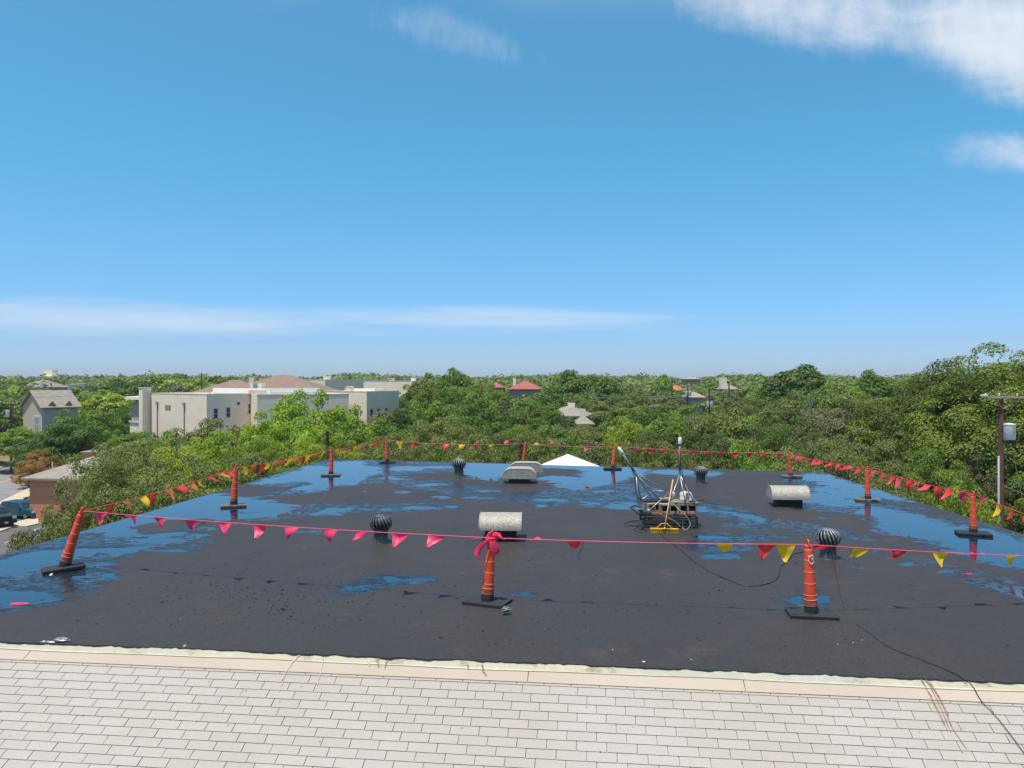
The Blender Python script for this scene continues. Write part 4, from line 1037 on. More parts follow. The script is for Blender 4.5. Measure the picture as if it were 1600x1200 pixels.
cable([Q(1063, 700, 16.78), Q(1064, 725, 16.76), Q(1067, 745, 16.7), Q(1073, 770, 16.6), Q(1078, 790, 16.4)], .008, CABLE, 'black cable strapped down the upright mast')
cable([gg(1086, 785.5, .008), gg(1090, 776), gg(1100, 783), gg(1120, 788), gg(1140, 789)], .006, CABLE, 'thin black cable on the roof behind the rack')
cable([gg(912, 848), gg(908, 858), gg(904, 866), gg(905, 874)], .008, CABLE, 'short dark cable scrap right of the centre post')
cable([gg(369, 775, .5), gg(370, 790, .2), gg(371, 806, .01)], .005, CABLE, 'thin black tie hanging beside the second left post')

# small litter
def litter(px, py, m, label, cat, r, seed, sq=(1, 1, .35), z=.012, name='scrap', loc=None):
    o = crumple((0, 0, 0), r, seed, sq).build(name, m, None); o.location = loc if loc else G(px, py, z); return tag(o, label, cat)
FOIL = mat('foil', (.34, .35, .36), .35, metal=.5, var=.2, scale=30)
sc1 = slope_hit(96, 1004)
litter(0, 0, FOIL, 'crumpled silver foil scrap on the metal edge at the left', 'foil scrap', .085, 41, (1.1, .45, .35), loc=slope(*slope_hit(98, 1002), .03), name='foil_scrap')
litter(0, 0, FOIL, 'smaller torn foil scrap lying just left of the big one', 'foil scrap', .06, 42, (1.5, .4, .25), loc=slope(*slope_hit(74, 1005), .02), name='foil_scrap')
litter(31, 943, PINK, 'pink flag scrap lying in the near left puddle', 'flag scrap', .085, 43, (1.5, .7, .12), name='flag_scrap')
litter(1513, 897, RED, 'small red scrap on the roof right of the large puddle', 'flag scrap', .05, 44, (1.5, .7, .2), name='flag_scrap')
litter(289, 1009.5, mat('tan_pebble', (.55, .36, .2), .8), 'tan pebble near the front roof edge', 'pebble', .022, 45, (1, 1, .8), name='pebble')
litter(791, 952, mat('grey_rope', (.20, .185, .17), .9, var=.3, scale=60), 'frayed grey rope wad on the centre post base', 'rope wad', .062, 46, (1.2, .9, .6), z=.085, name='rope_wad')
litter(1006, 1034, mat('white_scrap', (.6, .5, .5), .8), 'tiny white scrap near the front edge at the centre', 'paper scrap', .02, 47, name='paper_scrap')
litter(80, 898, WHITEP, 'white plastic ring piece on the leaning post base', 'plastic scrap', .035, 48, (.6, 1.2, .6), z=.07, name='plastic_scrap')
for k, (px, py) in enumerate(((1309, 1007), (1333, 1004), (1347, 1000), (282, 967), (1080, 1030), (957, 1015))):
    litter(px, py, MARK, ('white chip, %s' % ['leftmost of three right of the front right post', 'middle of three right of the front right post', 'rightmost of three right of the front right post', 'alone on the left half of the roof', 'by the front edge right of centre', 'by the front edge at centre'][k]), 'paint chip', .007, 60+k, name='paint_chip')
# black bits of coating strewn over the dry part of the roof: nobody could count them
b = MB(); rb = random.Random(12)
for k in range(520):
    zone = rb.random()
    if zone < .55: px, py = rb.gauss(400, 130), rb.gauss(925, 26)
    elif zone < .8: px, py = rb.gauss(950, 200), rb.gauss(930, 50)
    else: px, py = rb.uniform(100, 1590), rb.uniform(860, 1030)
    if not (850 < py < 1040-(1600-px)*.035): continue
    p = G(px, py, .013); a = rb.uniform(0, 3.14); l_ = rb.uniform(.006, .03); w_ = l_*rb.uniform(.15, .5)
    b.box(p, (l_*1.3, w_, rb.uniform(.004, .010)), a)
tag(b.build('coating_crumbs', TAR, None), 'black crumbs of roof coating strewn about', kind='stuff')

# white pyramid roof beyond the far edge
pv = empty('stair_tower', G(888, 728), 0, 'white pyramid roofed tower just beyond the far roof edge', 'tower')
apx = P(887.5, 709.5, 34.0); pv.location = (apx.x, apx.y, GZ)
WPY = mat('white_metal_roof', (.78, .77, .74), .6, var=.03)
hA = apx.z-GZ; b = MB(); e_ = 2.3; dz_ = e_*.47
b.add([(-e_, -e_, hA-dz_*1.02), (e_, -e_, hA-dz_*1.02), (e_, e_, hA-dz_*1.02), (-e_, e_, hA-dz_*1.02), (0, 0, hA)], [(0, 1, 4), (1, 2, 4), (2, 3, 4), (3, 0, 4), (3, 2, 1, 0)]); b.build('pyramid_roof', WPY, pv)
b = MB(); b.box((0, 0, (hA-dz_-.02)/2), (e_*1.8, e_*1.8, hA-dz_-.04)); b.build('wall', WALLB, pv)
pv.rotation_euler = (0, 0, R_(-6))

# ------------------------------------------------------------------ houses and blocks
def local_block(parent, p0, p1, depth, z0, z1, m, name='wall'):
    d_ = (p1-p0); L_ = d_.length; u_ = d_.normalized(); n_ = Vector((-u_.y, u_.x))
    if n_.y < 0: n_ = -n_
    b = MB(); pts = [p0, p1, p1+n_*depth, p0+n_*depth]
    b.prism([(p.x-parent.location.x, p.y-parent.location.y) for p in pts], z0-parent.location.z, z1-parent.location.z); b.build(name, m, parent)
    return u_, n_
def pv2(px, d): return Vector(((px-800)/F*d, d))
def block(p0, p1, depth, ztop, label, windows=(), side_windows=(), chim=(), m=STUCCO, par=.35, name='apartment_building', cat='apartment building', zb=None, member=True, capm=STUCCO):
    zb = GZ if zb is None else zb
    o = empty(name, (p1.x, p1.y, zb), 0, label, cat)
    u_ = (p1-p0).normalized(); n_ = Vector((-u_.y, u_.x)); n_ = n_ if n_.y > 0 else -n_
    Lw = (p1-p0).length
    local_block(o, p0, p1, depth, zb, ztop-par, m)
    def rl(p, z): return (p.x-o.location.x, p.y-o.location.y, z-zb)
    ang = math.atan2(u_.y, u_.x)
    # parapets butt end to end
    th_ = .25
    for nm, c_, sz in (('parapet', (p0+p1)/2+n_*th_/2, (Lw, th_)), ('parapet', (p0+p1)/2+n_*(depth-th_/2), (Lw, th_)), ('parapet', p0+u_*th_/2+n_*depth/2, (th_, depth-2*th_)), ('parapet', p1-u_*th_/2+n_*depth/2, (th_, depth-2*th_))):
        b = MB(); b.box(rl(c_, ztop-par/2), (sz[0], sz[1], par), ang); b.build(nm, m, o)
        b = MB(); b.box(rl(c_, ztop+.03), (sz[0]+(.08 if sz[0] > 1 else 0), sz[1]+(.08 if sz[1] < 1 else 0), .06), ang); b.build('coping', capm, o)
    if member:
        b = MB(); b.box(rl((p0+p1)/2+n_*depth/2, ztop-par+.02), (Lw-2*th_, depth-2*th_, .03), ang); b.build('roof', WHITER, o)
    def win(base, along, out, s, z, w_, h_, mull=True):
        c_ = base+along*s; a_ = math.atan2(along.y, along.x)
        if h_ < .5:  # small openings: a flat dark patch stands in for the shaded recess
            b = MB(); b.box(rl(c_+out*.008, z), (w_, .03, h_), a_); b.build('window', GLASS, o); return
        b = MB(); cc = c_+out*.03
        for dz in (-h_/2-.05, h_/2+.05): b.box(rl(cc, z+dz), (w_+.2, .08, .1), a_)
        for dx in (-w_/2-.05, w_/2+.05):
            c2 = cc+along*dx; b.box(rl(c2, z), (.1, .078, h_-.002), a_)
        if mull: b.box(rl(cc, z), (w_, .05, .05), a_)
        f = b.build('window', FRAME, o)
        b = MB(); b.box(rl(c_+out*.008, z), (w_, .03, h_), a_); g = b.build('pane', GLASS, f)
    for s, z, w_, h_ in windows: win(p0, u_, -n_, s, z, w_, h_, h_ > .6)
    for s, z, w_, h_ in side_windows: win(p1, n_, u_, s, z, w_, h_, h_ > .6)
    for s, dpt, w_, zt in chim:
        c_ = p0+u_*s+n_*dpt
        b = MB(); b.box(rl(c_, (zb+zt)/2), (w_, w_*.8, zt-zb), ang); b.build('chimney', m, o)
        b = MB(); b.box(rl(c_, zt+.05), (w_+.16, w_*.8+.16, .1), ang); b.build('chimney_cap', m, o)
    return o, u_, n_
# A: beige stucco block, front left
pA0, pA1 = pv2(237, 114.6), pv2(323, 105)
LA = (pA1-pA0).length
A_, uA, nA = block(pA0, pA1, 9.5, 1.25, 'beige stucco block with six small square openings behind the left oaks',
   windows=[(LA*.28+dx*.62, zz, .34, .34) for dx in (0, .55*1.6, 1.1*1.6) for zz in (-.62, -1.02-.0)]+[(LA*.26, -5.0, .9, 1.2), (LA*.48, -5.0, 1.1, 1.2)],
   side_windows=[(1.3, -1.4, .55, 1.35), (3.2, -1.3, .55, 1.35), (4.8, -.1, .4, .4), (6.6, -.9, .5, 1.35), (8.5, -.9, .5, 1.35)])
def relA(p, z): return (p.x-A_.location.x, p.y-A_.location.y, z-GZ)
angA = math.atan2(uA.y, uA.x)
c_ = pA0-uA*1.0-nA*.5; b = MB(); b.box(relA(c_, (GZ+2.0)/2), (1.15, 1.3, 2.0-GZ), angA); b.build('chimney', STUCCO, A_)
b = MB(); b.box(relA(c_, 2.05), (1.3, 1.45, .1), angA); b.build('chimney_cap', STUCCO, A_)
wl = pA0-uA*3.6+nA*3
b = MB(); b.box(relA(wl, (GZ-3.2)/2), (4.4, 7, -3.2-GZ), angA); b.build('side_wing', STUCCO, A_)
b = MB(); b.box(relA(wl, -1.7), (4.2, 6.6, 3.0), angA); b.build('recessed_balcony', mat('shade_wall', (.34, .30, .27), .9), A_)  # solid box; the recess shade is put into its darker wall colour
b = MB(); b.box(relA(wl-uA*.2, .45), (5.2, 8.0, .4), angA); b.build('wing_roof', STUCCO, A_)
b = MB(); b.box(relA(wl-uA*.1, .68), (5.0, 7.8, .06), angA); b.build('wing_roof_trim', WHITER, A_)
b = MB(); b.box(relA(wl-nA*3.6, -3.1), (4.5, .12, .2), angA); b.build('balcony_rail', WHITER, A_)
for s in (.12, .62):
    b = MB(); c_ = pA0+uA*LA*s-nA*.08; b.box(relA(c_, -3.2), (.12, .12, 6.4), angA); b.box(relA(c_-nA*.02, -.2), (.42, .3, .5), angA); b.build('downspout', mat('downspout', (.30, .27, .24), .7), A_)
# white inner parapet faces stepping up behind
b = MB(); c_ = (pA0+pA1)/2+nA*9.2+uA*1.3; b.box(relA(c_, 1.62), (LA*1.0, .3, .72), angA); b.build('upper_parapet', WHITER, A_)
b = MB(); c_ = pA1+nA*8.0-uA*.6; b.box(relA(c_, 1.5), (2.0, 3.4, .6), angA); b.build('stair_head', STUCCO2, A_)
for s, w_ in ((.52, .8), (.66, 1.0)):
    b = MB(); c_ = pA0+uA*LA*s+nA*12; b.box(relA(c_, 1.5), (w_, .8, 2.4), angA); b.build('roof_vent', STUCCO, A_)
b = MB(); c_ = pA1+nA*5.5+uA*.5; b.box(relA(c_, -3.9), (1.2, 3.0, .25), angA, 0, R_(12)); b.build('door_canopy', SH_BROWN, A_)
# B: long block behind the lime tree
pB0, pB1 = pv2(402, 107), pv2(545, 114)
LB = (pB1-pB0).length
B_, uB, nB = block(pB0, pB1, 10, 1.15, 'long beige block partly hidden by the bright yellow green tree',
   windows=[(LB*.24, .1, .35, .5), (LB*.7, -2.4, .9, 1.2), (LB*.85, -2.4, .9, 1.2)], side_windows=[(1.2, -1.6, .7, 1.3), (2.8, -1.6, .7, 1.3), (4.4, -1.6, .7, 1.3)])
b = MB(); c_ = (pB0+pB1)/2+nB*9.7; b.box((c_.x-B_.location.x, c_.y-B_.location.y, 1.62-GZ), (LB*.8, .3, .7), math.atan2(uB.y, uB.x)); b.build('upper_parapet', WHITER, B_)
# connecting link between A and hip roofs
pL0, pL1 = pv2(386, 121), pv2(404, 121)
block(pL0, pL1, 8, -.2, 'recessed stucco link between the two nearer beige blocks', windows=[(1.2, -1.8, .5, 1.6)], m=STUCCO2)
# hip roofed building behind
def hiproof(parent, p0, p1, depth, zeave, zridge, m, over=.6, name='roof', inset=None):
    d_ = (p1-p0); u_ = d_.normalized(); n_ = Vector((-u_.y, u_.x)); n_ = n_ if n_.y > 0 else -n_
    a, c_ = p0-u_*over-n_*over, p1+u_*over-n_*over; e_ = c_+n_*(depth+2*over); g = a+n_*(depth+2*over)
    ii = min(inset if inset is not None else (depth/2+over), d_.length/2+over-.15)
    r0 = a+u_*ii+n_*(depth/2+over); r1 = c_-u_*ii+n_*(depth/2+over)
    L_ = parent.location; b = MB()
    V_ = [(p.x-L_.x, p.y-L_.y, z-L_.z) for p, z in ((a, zeave), (c_, zeave), (e_, zeave), (g, zeave), (r0, zridge), (r1, zridge))]
    V_ += [(x, y, z-.2) for x, y, z in V_[:4]]
    b.add(V_, [(0, 1, 5, 4), (1, 2, 5), (2, 3, 4, 5), (3, 0, 4), (6, 7, 1, 0), (7, 8, 2, 1), (8, 9, 3, 2), (9, 6, 0, 3), (9, 8, 7, 6)])
    return b.build(name, m, parent)
def house(p0, p1, depth, zb, zeave, zridge, mw, mr, label, wins=(), over=.6, inset=None, chim=None, cat='house', name='house'):
    o = empty(name, (p0.x, p0.y, zb), 0, label, cat)
    local_block(o, p0, p1, depth, zb, zeave-.05, mw)
    hiproof(o, p0, p1, depth, zeave, zridge, mr, over, inset=inset)
    u_ = (p1-p0).normalized(); n_ = Vector((-u_.y, u_.x)); n_ = n_ if n_.y > 0 else -n_; an = math.atan2(u_.y, u_.x)
    for s, z, w_, h_ in wins:
        c_ = p0+u_*s; b = MB(); b.box((c_.x-o.location.x-n_.x*.03, c_.y-o.location.y-n_.y*.03, z-zb), (w_+.25, .08, h_+.25), an); f = b.build('window', FRAME, o)
        b = MB(); b.box((c_.x-o.location.x-n_.x*.07, c_.y-o.location.y-n_.y*.07, z-zb), (w_, .03, h_), an); b.build('pane', GLASS, f)
    if chim:
        s, dp, w_, zt = chim; c_ = p0+u_*s+n_*dp; b = MB(); b.box((c_.x-o.location.x, c_.y-o.location.y, (zeave+zt)/2-zb), (w_, w_*.8, zt-zeave), an); b.build('chimney', STUCCO, o)
    return o, u_, n_
house(pv2(304, 136), pv2(408, 138), 16, -9.5, 1.0, 3.25, STUCCO, SH_BROWN, 'beige apartment house with brown hip roof directly behind the left stucco block', inset=5.6, chim=(8.9, 5, .9, 3.7), cat='apartment house', name='apartment_house')
house(pv2(350, 141), pv2(500, 142), 18, -9.5, 1.05, 4.25, STUCCO, SH_BROWN, 'beige apartment house under the tallest brown hip roof', inset=8.2, cat='apartment house', name='apartment_house')
b0 = [o for o in bpy.data.objects if o.name.startswith('apartment_house')][-1]
D_, uD, nD = block(pv2(505, 128), pv2(573, 124), 9, 1.35, 'beige block with a chimney right of the yellow green tree', windows=[(5.5, -2.2, .8, 1.3), (6.9, -2.2, .8, 1.3)], side_windows=[(1.2, -2.2, .7, 1.3), (3.2, -2.2, .7, 1.3), (5.2, -2.2, .7, 1.3)], chim=[(4.6, 1.2, .95, 2.1)])
block(pv2(586, 129), pv2(604, 131), 8, 1.7, 'narrow grey stucco end block with tall windows', windows=[(.6, -1.8, .5, 1.9), (1.3, -1.8, .3, 1.9)], m=STUCCO2)
block(pv2(568, 170), pv2(644, 162), 10, 3.0, 'far beige block with white roof rim nearest the tall middle trees', windows=[(6.6, -.6, .5, .6), (7.8, -.6, .5, .6)], side_windows=[(2, -1.6, .7, 1.5), (5, -1.6, .7, 1.5)], chim=[(8.1, .4, .95, 3.5), (10.2, 5, .9, 3.6)], capm=WHITER)
block(pv2(472, 178), pv2(508, 172), 16, 3.3, 'far grey beige block between the brown roof and the bright trees', chim=[(1.2, 6, 1.4, 4.0)], m=STUCCO2)
# grey house at far left, gable roof
gh = empty('grey_house', (*pv2(66, 138), -9.5), 0, 'grey two storey house with brown grey gable roof at the far left', 'house')
c0 = pv2(66, 138); uG = Vector((.62, .78)).normalized(); vG = Vector((-.80, .60)).normalized()   # uG: eave runs right-away, vG: gable face runs left-away
Lg, Wg = 6.0, 8.2; zE, zR = -1.55, 1.2
def rg(s, t, z): p = uG*s+vG*t; return (p.x, p.y, z+9.5)
b = MB(); b.add([rg(0, 0, -9.5), rg(Lg, 0, -9.5), rg(Lg, Wg, -9.5), rg(0, Wg, -9.5), rg(0, 0, zE), rg(Lg, 0, zE), rg(Lg, Wg, zE), rg(0, Wg, zE), rg(0, Wg/2, zR-.15), rg(Lg, Wg/2, zR-.15)],
  [(0, 1, 5, 4), (1, 2, 6, 9, 5), (2, 3, 7, 6), (3, 0, 4, 8, 7), (0, 3, 2, 1)]); b.build('wall', SIDING, gh)
b = MB(); o_ = .5
for sgn in (0, 1):
    t0_, t1_ = (-o_, Wg/2) if sgn == 0 else (Wg+o_, Wg/2); ze = zE-.34
    vsx = [rg(-o_, t0_, ze), rg(Lg+o_, t0_, ze), rg(Lg+o_, t1_, zR), rg(-o_, t1_, zR)]
    vsx += [(x, y, z+.16) for x, y, z in vsx]; b.add(vsx, [(3, 2, 1, 0), (4, 5, 6, 7), (0, 1, 5, 4), (1, 2, 6, 5), (2, 3, 7, 6), (3, 0, 4, 7)])
b.build('roof', SH_GREY, gh)
for s in (1.6, 4.4):
    b = MB(); b.add([rg(s-.8, -.1, zE-.0), rg(s+.8, -.1, zE-.0), rg(s+.8, 2.2, zE+1.3), rg(s-.8, 2.2, zE+1.3), rg(s, -.3, zE+1.0), rg(s, 2.6, zE+1.75)], [(0, 1, 4), (0, 4, 5, 3), (4, 1, 2, 5), (3, 5, 2), (0, 3, 2, 1)]); b.build('dormer', SH_GREY, gh)
b = MB()
b.add([rg(-.04, 1.2, -6.2), rg(-.04, 3.2, -6.2), rg(-.04, 3.2, -3.2), rg(-.04, 1.2, -3.2), rg(.05, 1.2, -6.2), rg(.05, 3.2, -6.2), rg(.05, 3.2, -3.2), rg(.05, 1.2, -3.2)], [(0, 1, 2, 3), (4, 7, 6, 5), (0, 4, 5, 1), (1, 5, 6, 2), (2, 6, 7, 3), (3, 7, 4, 0)])
f = b.build('window', WHITER, gh)
for t0_ in (1.35, 2.3):
    for z0_ in (-6.0, -4.6):
        b = MB(); b.add([rg(-.08, t0_, z0_), rg(-.08, t0_+.75, z0_), rg(-.08, t0_+.75, z0_+1.2), rg(-.08, t0_, z0_+1.2)], [(0, 1, 2, 3)]); b.build('pane', mat('pale_pane', (.30, .34, .36), .2), f)
b = MB(); b.add([rg(-.06, .0, -9.5), rg(-.06, .25, -9.5), rg(-.06, .25, zE-.2), rg(-.06, 0, zE-.2), rg(0, -.06, -9.5), rg(.25, -.06, -9.5), rg(.25, -.06, zE-.2), rg(0, -.06, zE-.2)], [(0, 3, 2, 1), (4, 5, 6, 7)]); b.build('corner_board', FASCIA, gh)
# brick building low left
bb0, bb1 = pv2(46.5, 78.3), pv2(215, 76.0)
bk = empty('brick_building', (bb0.x, bb0.y, GZ), 0, 'low red brick building with tan hip roof at the lower left', 'building')
local_block(bk, bb0, bb1, 9, GZ, -6.75, BRICK)
hiproof(bk, bb0, bb1, 9, -6.7, -4.7, SH_GREY, .55, inset=5.0)
b = MB(); b.box((2.2, -.05, 2.15), (.12, .1, 4.2)); b.build('downspout', mat('brick_red_pipe', (.25, .09, .06), .6), bk)
b = MB(); b.box((3.9, 5.5, 5.75), (2.0, 1.8, 1.2)); b.build('roof_box', BRICK, bk); b = MB(); b.box((3.9, 5.5, 6.43), (2.5, 2.3, .14)); b.build('roof_box_cover', SH_GREY, bk)
for x in (.9, 2.3):
    b = MB(); b.tube([(x, 2.0+x*.4, 4.6), (x, 2.0+x*.4, 5.6)], .06, 8); b.build('vent_pipe', FASCIA, bk)
# distant houses
house(pv2(796, 193), pv2(840, 192), 9, -9, 1.0, 3.1, mat('tan_wall', (.36, .28, .22), .9), SH_RED, 'red roofed house on the skyline left of the big round tree', inset=4.5, chim=(.6, 5, .7, 3.7))
house(pv2(765, 205), pv2(784, 205), 9, -9, 1.3, 2.6, mat('tan_wall', (.36, .28, .22), .9), SH_RED, 'small red roof showing left of the larger red roofed house')
house(pv2(856, 108), pv2(912, 107), 7, -10.5, -1.75, -.55, SIDING, SH_GREY, 'brown grey roofed house among trees in the middle distance', wins=[(3.6, -2.8, .9, .9)], chim=(2.9, 3.6, 1.0, -.1), inset=2.6)
house(pv2(902, 98), pv2(925, 98), 4, -10.5, -2.35, -1.45, SIDING, SH_GREY, 'lower wing roof in front of the middle distance house', wins=[(.7, -3.6, .5, 1)], chim=(1.0, 3.4, .7, -.6), over=.35)
house(pv2(1035, 200), pv2(1057, 198), 8, -9, .6, 2.0, mat('tan_wall', (.36, .28, .22), .9), SH_ORANGE, 'orange roofed house beside the distant utility pole', chim=(1, 4, .7, 2.3))
house(pv2(1084, 150), pv2(1098, 150), 8, -10, -.1, .9, SIDING, mat('pale_roof', (.29, .25, .21), .9), 'pale roofed house behind the two distant transformer poles')
house(pv2(1136, 190), pv2(1150, 190), 8, -9, 1.0, 2.3, SIDING, mat('pale_roof2', (.29, .24, .20), .9), 'pale roofed house with a square chimney on the right skyline', chim=(-.2, 3, 1.6, 3.9))
house(pv2(1074, 240), pv2(1094, 240), 8, -8, 3.6, 4.3, mat('tan_wall', (.36, .28, .22), .9), mat('pale_roof3', (.36, .27, .20), .9), 'flat tan roof showing on the skyline left of the square chimney')
house(pv2(30, 205), pv2(52, 203), 10, -9, 1.3, 3.4, SIDING, SH_GREY, 'brown roof peeping over trees behind the grey house', inset=4.6)
house(pv2(1010, 128), pv2(1032, 127), 5, -10, -1.3, -.9, SIDING, mat('pale_roof', (.29, .25, .21), .9), 'small tan roof low among trees right of the middle house')
tw = empty('distant_tower', (*pv2(78, 620), -6), 0, 'pale square tower on the far left horizon', 'tower')
TWM = mat('cream_tower', (.85, .75, .58), .9, var=.05)
def twb(px0, px1, y0, dd, nm, m=TWM):
    a, c_ = P(px0, y0, 620), P(px1, y0, 620); b = MB(); b.box(((a.x+c_.x)/2-tw.location.x, dd, (a.z+6)/2), (c_.x-a.x, 8, a.z+6)); b.build(nm, m, tw)
twb(72, 86, 578, 0, 'shaft'); twb(70, 92, 589, -6, 'lower_hall'); twb(86, 100, 588.5, -2, 'side_hall'); twb(40, 60, 589, 40, 'far_hall', mat('pinkish_hall', (.5, .36, .30), .9))
for k, (px0, px1, y, d_) in enumerate(((112, 124, 601, 330), (120, 130, 599.5, 380), (132, 142, 599, 400), (100, 111, 607, 300))):
    o = empty('white_shed', (*pv2(px0, d_), float(gz(*pv2(px0, d_)))), 0, ['white flat roof glinting among the far left trees', 'small white roof behind the first glinting roof', 'white roof rightmost of the far left glints', 'low white roof nearest the grey house'][k], 'shed')
    zt = P(px0, y, d_).z; wd_ = (px1-px0)/F*d_; b = MB(); b.box((wd_/2, 0, (zt-o.location.z)/2), (wd_, 8, zt-o.location.z)); b.build('wall', FASCIA, o); b = MB(); b.box((wd_/2, 0, zt-o.location.z+.1), (wd_+.6, 8.6, .2)); b.build('roof', WHITER, o)

# ------------------------------------------------------------------ utility poles and wires
def upole(px, ytop, d, label, r=.14, arm=2.4, ya=None, trans=None, extra=None, zb=None, arm_off=0.0, darkm=POLE, armrot=0.0):
    zt = P(px, ytop, d).z; x = (px-800)/F*d; zb = float(gz(x, d)) if zb is None else zb
    o = empty('utility_pole', (x, d, zb), 0, label, 'utility pole', 'utility poles among the trees')
    b = MB(); b.tube([(0, 0, -.2), (0, 0, zt-zb)], [r*1.15, r*.85], 10); b.build('shaft', darkm, o, smooth=False, auto=40)
    if arm:
        za = P(px, ya, d).z-zb
        b = MB(); b.box((arm_off, -r-.05, za), (arm, .1, .12), armrot); b.build('crossarm', mat('grey_arm', (.36, .31, .26), .9), o)
        for s_ in (-.46, -.18, .18, .46):
            b = MB(); b.lathe([(.03, .06), (.055, .09), (.035, .13), (.055, .16), (.02, .2)], 8, (arm_off+s_*arm*math.cos(armrot), -r-.05+s_*arm*math.sin(armrot), za)); b.build('insulator', mat('insulator', (.55, .57, .58), .3), o)
        for s_ in (-1, 1):
            b = MB(); b.tube([(0, -r-.02, za-.6), (arm_off+s_*.7, -r-.04, za-.05)], .018, 5); b.build('arm_brace', mat('grey_arm', (.36, .31, .26), .9), o)
    for (dx, yc, hh, rr_) in (trans or ()):
        zc = P(px, yc, d).z-zb
        b = MB(); b.lathe([(rr_*.92, -hh/2), (rr_, -hh/2+.04), (rr_, hh/2-.05), (rr_*1.06, hh/2-.04), (rr_*1.06, hh/2), (rr_*.4, hh/2+.05)], 18, (dx, -r-rr_, zc)); tb = b.build('transformer', mat('transformer_paint', (.60, .63, .63), .5, var=.06), o, auto=40)
        b = MB(); b.box((dx, -r/2-.02, zc), (.1, r+.12, hh*.7)); b.build('bracket', GALVD, o)
    return o
up = upole(1564, 617, 39, 'tall brown utility pole with white transformer in front of the right oak', r=.145, arm=2.5, ya=620.5, trans=[(.17, 674, .78, .27)], arm_off=.25)
zb = up.location.z
b = MB(); b.tube([(-.19, -.12, P(0, 712, 39).z-zb), (-.19, -.12, -.0+0)], .055, 8); b.build('conduit', mat('pale_conduit', (.26, .27, .28), .5), up, smooth=True)
b = MB(); b.box((.17, -.42, P(0, 689, 39).z-zb), (.52, .3, .10)); b.build('bracket', RUBBER, up)
b = MB(); b.box((-.98, -.2, P(0, 617.5, 39).z-zb), (.30, .14, .10)); b.build('fuse_box', WHITEP, up)
b = MB(); b.tube([(.3, -.3, P(0, 690, 39).z-zb), P(1600, 792, 39)-up.location], .018, 5); b.build('guy_wire', GALV, up)
for a, c_ in ((P(1572, 748, 39), P(1640, 770, 36)), (P(1572, 760, 39), P(1640, 790, 36))):
    b = MB(); b.tube([a-up.location, c_-up.location], .014, 5); b.build('service_wire', GALV, up)
# number plate lettering on the transformer is too small to read: a rust streak only
b = MB(); b.box((.20, -.70, P(0, 672, 39).z-zb), (.055, .012, .42)); b.build('rust_streak', mat('rust_streak', (.42, .35, .30), .8), up)
upole(17.5, 628, 118, 'utility pole with small transformer at the left edge beside the street', r=.17, arm=2.3, ya=630, trans=[(-.25, 646, 1.0, .27)], arm_off=0)
upole(1108, 606, 122, 'dark utility pole with a pair of transformers, right one of two', r=.16, arm=2.2, ya=617, trans=[(-.3, 632, .8, .24), (.3, 632, .8, .24)], darkm=GALVD)
upole(1074.5, 602, 135, 'dark utility pole with a pair of transformers, left one of two', r=.16, arm=2.2, ya=604, trans=[(-.3, 615, .8, .24), (.3, 615, .8, .24)], darkm=GALVD)
upole(1050, 592, 170, 'plain distant utility pole beside the orange roof', r=.17, arm=2.2, ya=600, darkm=GALVD)
upole(1265.5, 618, 85, 'short grey utility pole among the right oaks', r=.14, arm=0, darkm=mat('grey_pole', (.20, .18, .16), .9))
upole(1139, 597, 150, 'slim distant pole right of the square chimney', r=.16, arm=0, darkm=GALVD)
upole(315, 583, 175, 'utility pole with crossarm rising above the brown roof trees at left', r=.17, arm=2.6, ya=587, darkm=GALVD)
upole(421, 588.5, 172, 'pole top with crossarm beside the tallest brown roof', r=.16, arm=2.4, ya=590, darkm=GALVD)
upole(511.5, 674, 46, 'black pole stub rising behind the far left roof corner', r=.10, arm=0, darkm=RUBBER)
def wire(a, c_, sag, label, r=.03, m=WIRE):
    b = MB(); b.tube([sagpt(a, c_, k/16, sag) for k in range(17)], r, 4); tag(b.build('power_line', m, None), label, 'power line', 'power lines strung through the trees')
wire(P(905, 614, 130), P(1074, 617, 135), .5, 'upper pale power line running left from the paired transformer poles', .035, GALV)
wire(P(905, 618, 130), P(1074, 619, 135), .5, 'lower pale power line running left from the paired transformer poles', .035, GALV)
wire(P(-40, 640, 117), P(17, 631, 118), .2, 'power line leaving the left edge pole', .03)
wire(P(-30, 702, 110), P(60, 680, 105), .6, 'low sagging line left of the rust coloured bush', .03, GALV)
wire(P(-40, 620, 120), P(310, 590, 174), 1.5, 'long power line across the far left trees', .03)

# ------------------------------------------------------------------ parked vehicles
CARG = mat('car_glass', (.02, .035, .045), .08); TYRE = mat('tyre', (.015, .015, .015), .85); RIM = mat('rim', (.4, .41, .42), .35, metal=.6)
def carbody(parent, prof, W_, m, name='body', crown=.12):
    # prof: (x, z, halfwidth factor) outline from the side, extruded with tumblehome
    n = len(prof); b = MB(); vs = []
    for y, k in ((-W_/2, 1), (-W_/2*.97, 0), (W_/2*.97, 0), (W_/2, 1)):
        pass
    secs = [(-1.0, .0), (-.93, .05), (.93, .05), (1.0, .0)]
    for sy, dz in secs:
        for x, z in prof:
            hi = max(0, (z-.95)/.75); y = sy*W_/2*(1-.16*hi); vs.append((x*(1-.01*abs(sy)), y, z+(dz*.6 if z > .6 else 0)))
    fs = []
    for s in range(3):
        for k in range(n): fs.append((s*n+k, s*n+(k+1) % n, (s+1)*n+(k+1) % n, (s+1)*n+k))
    fs.append(tuple(range(n-1, -1, -1))); fs.append(tuple(3*n+k for k in range(n)))
    b.add(vs, fs); return b.build(name, m, parent, auto=35)
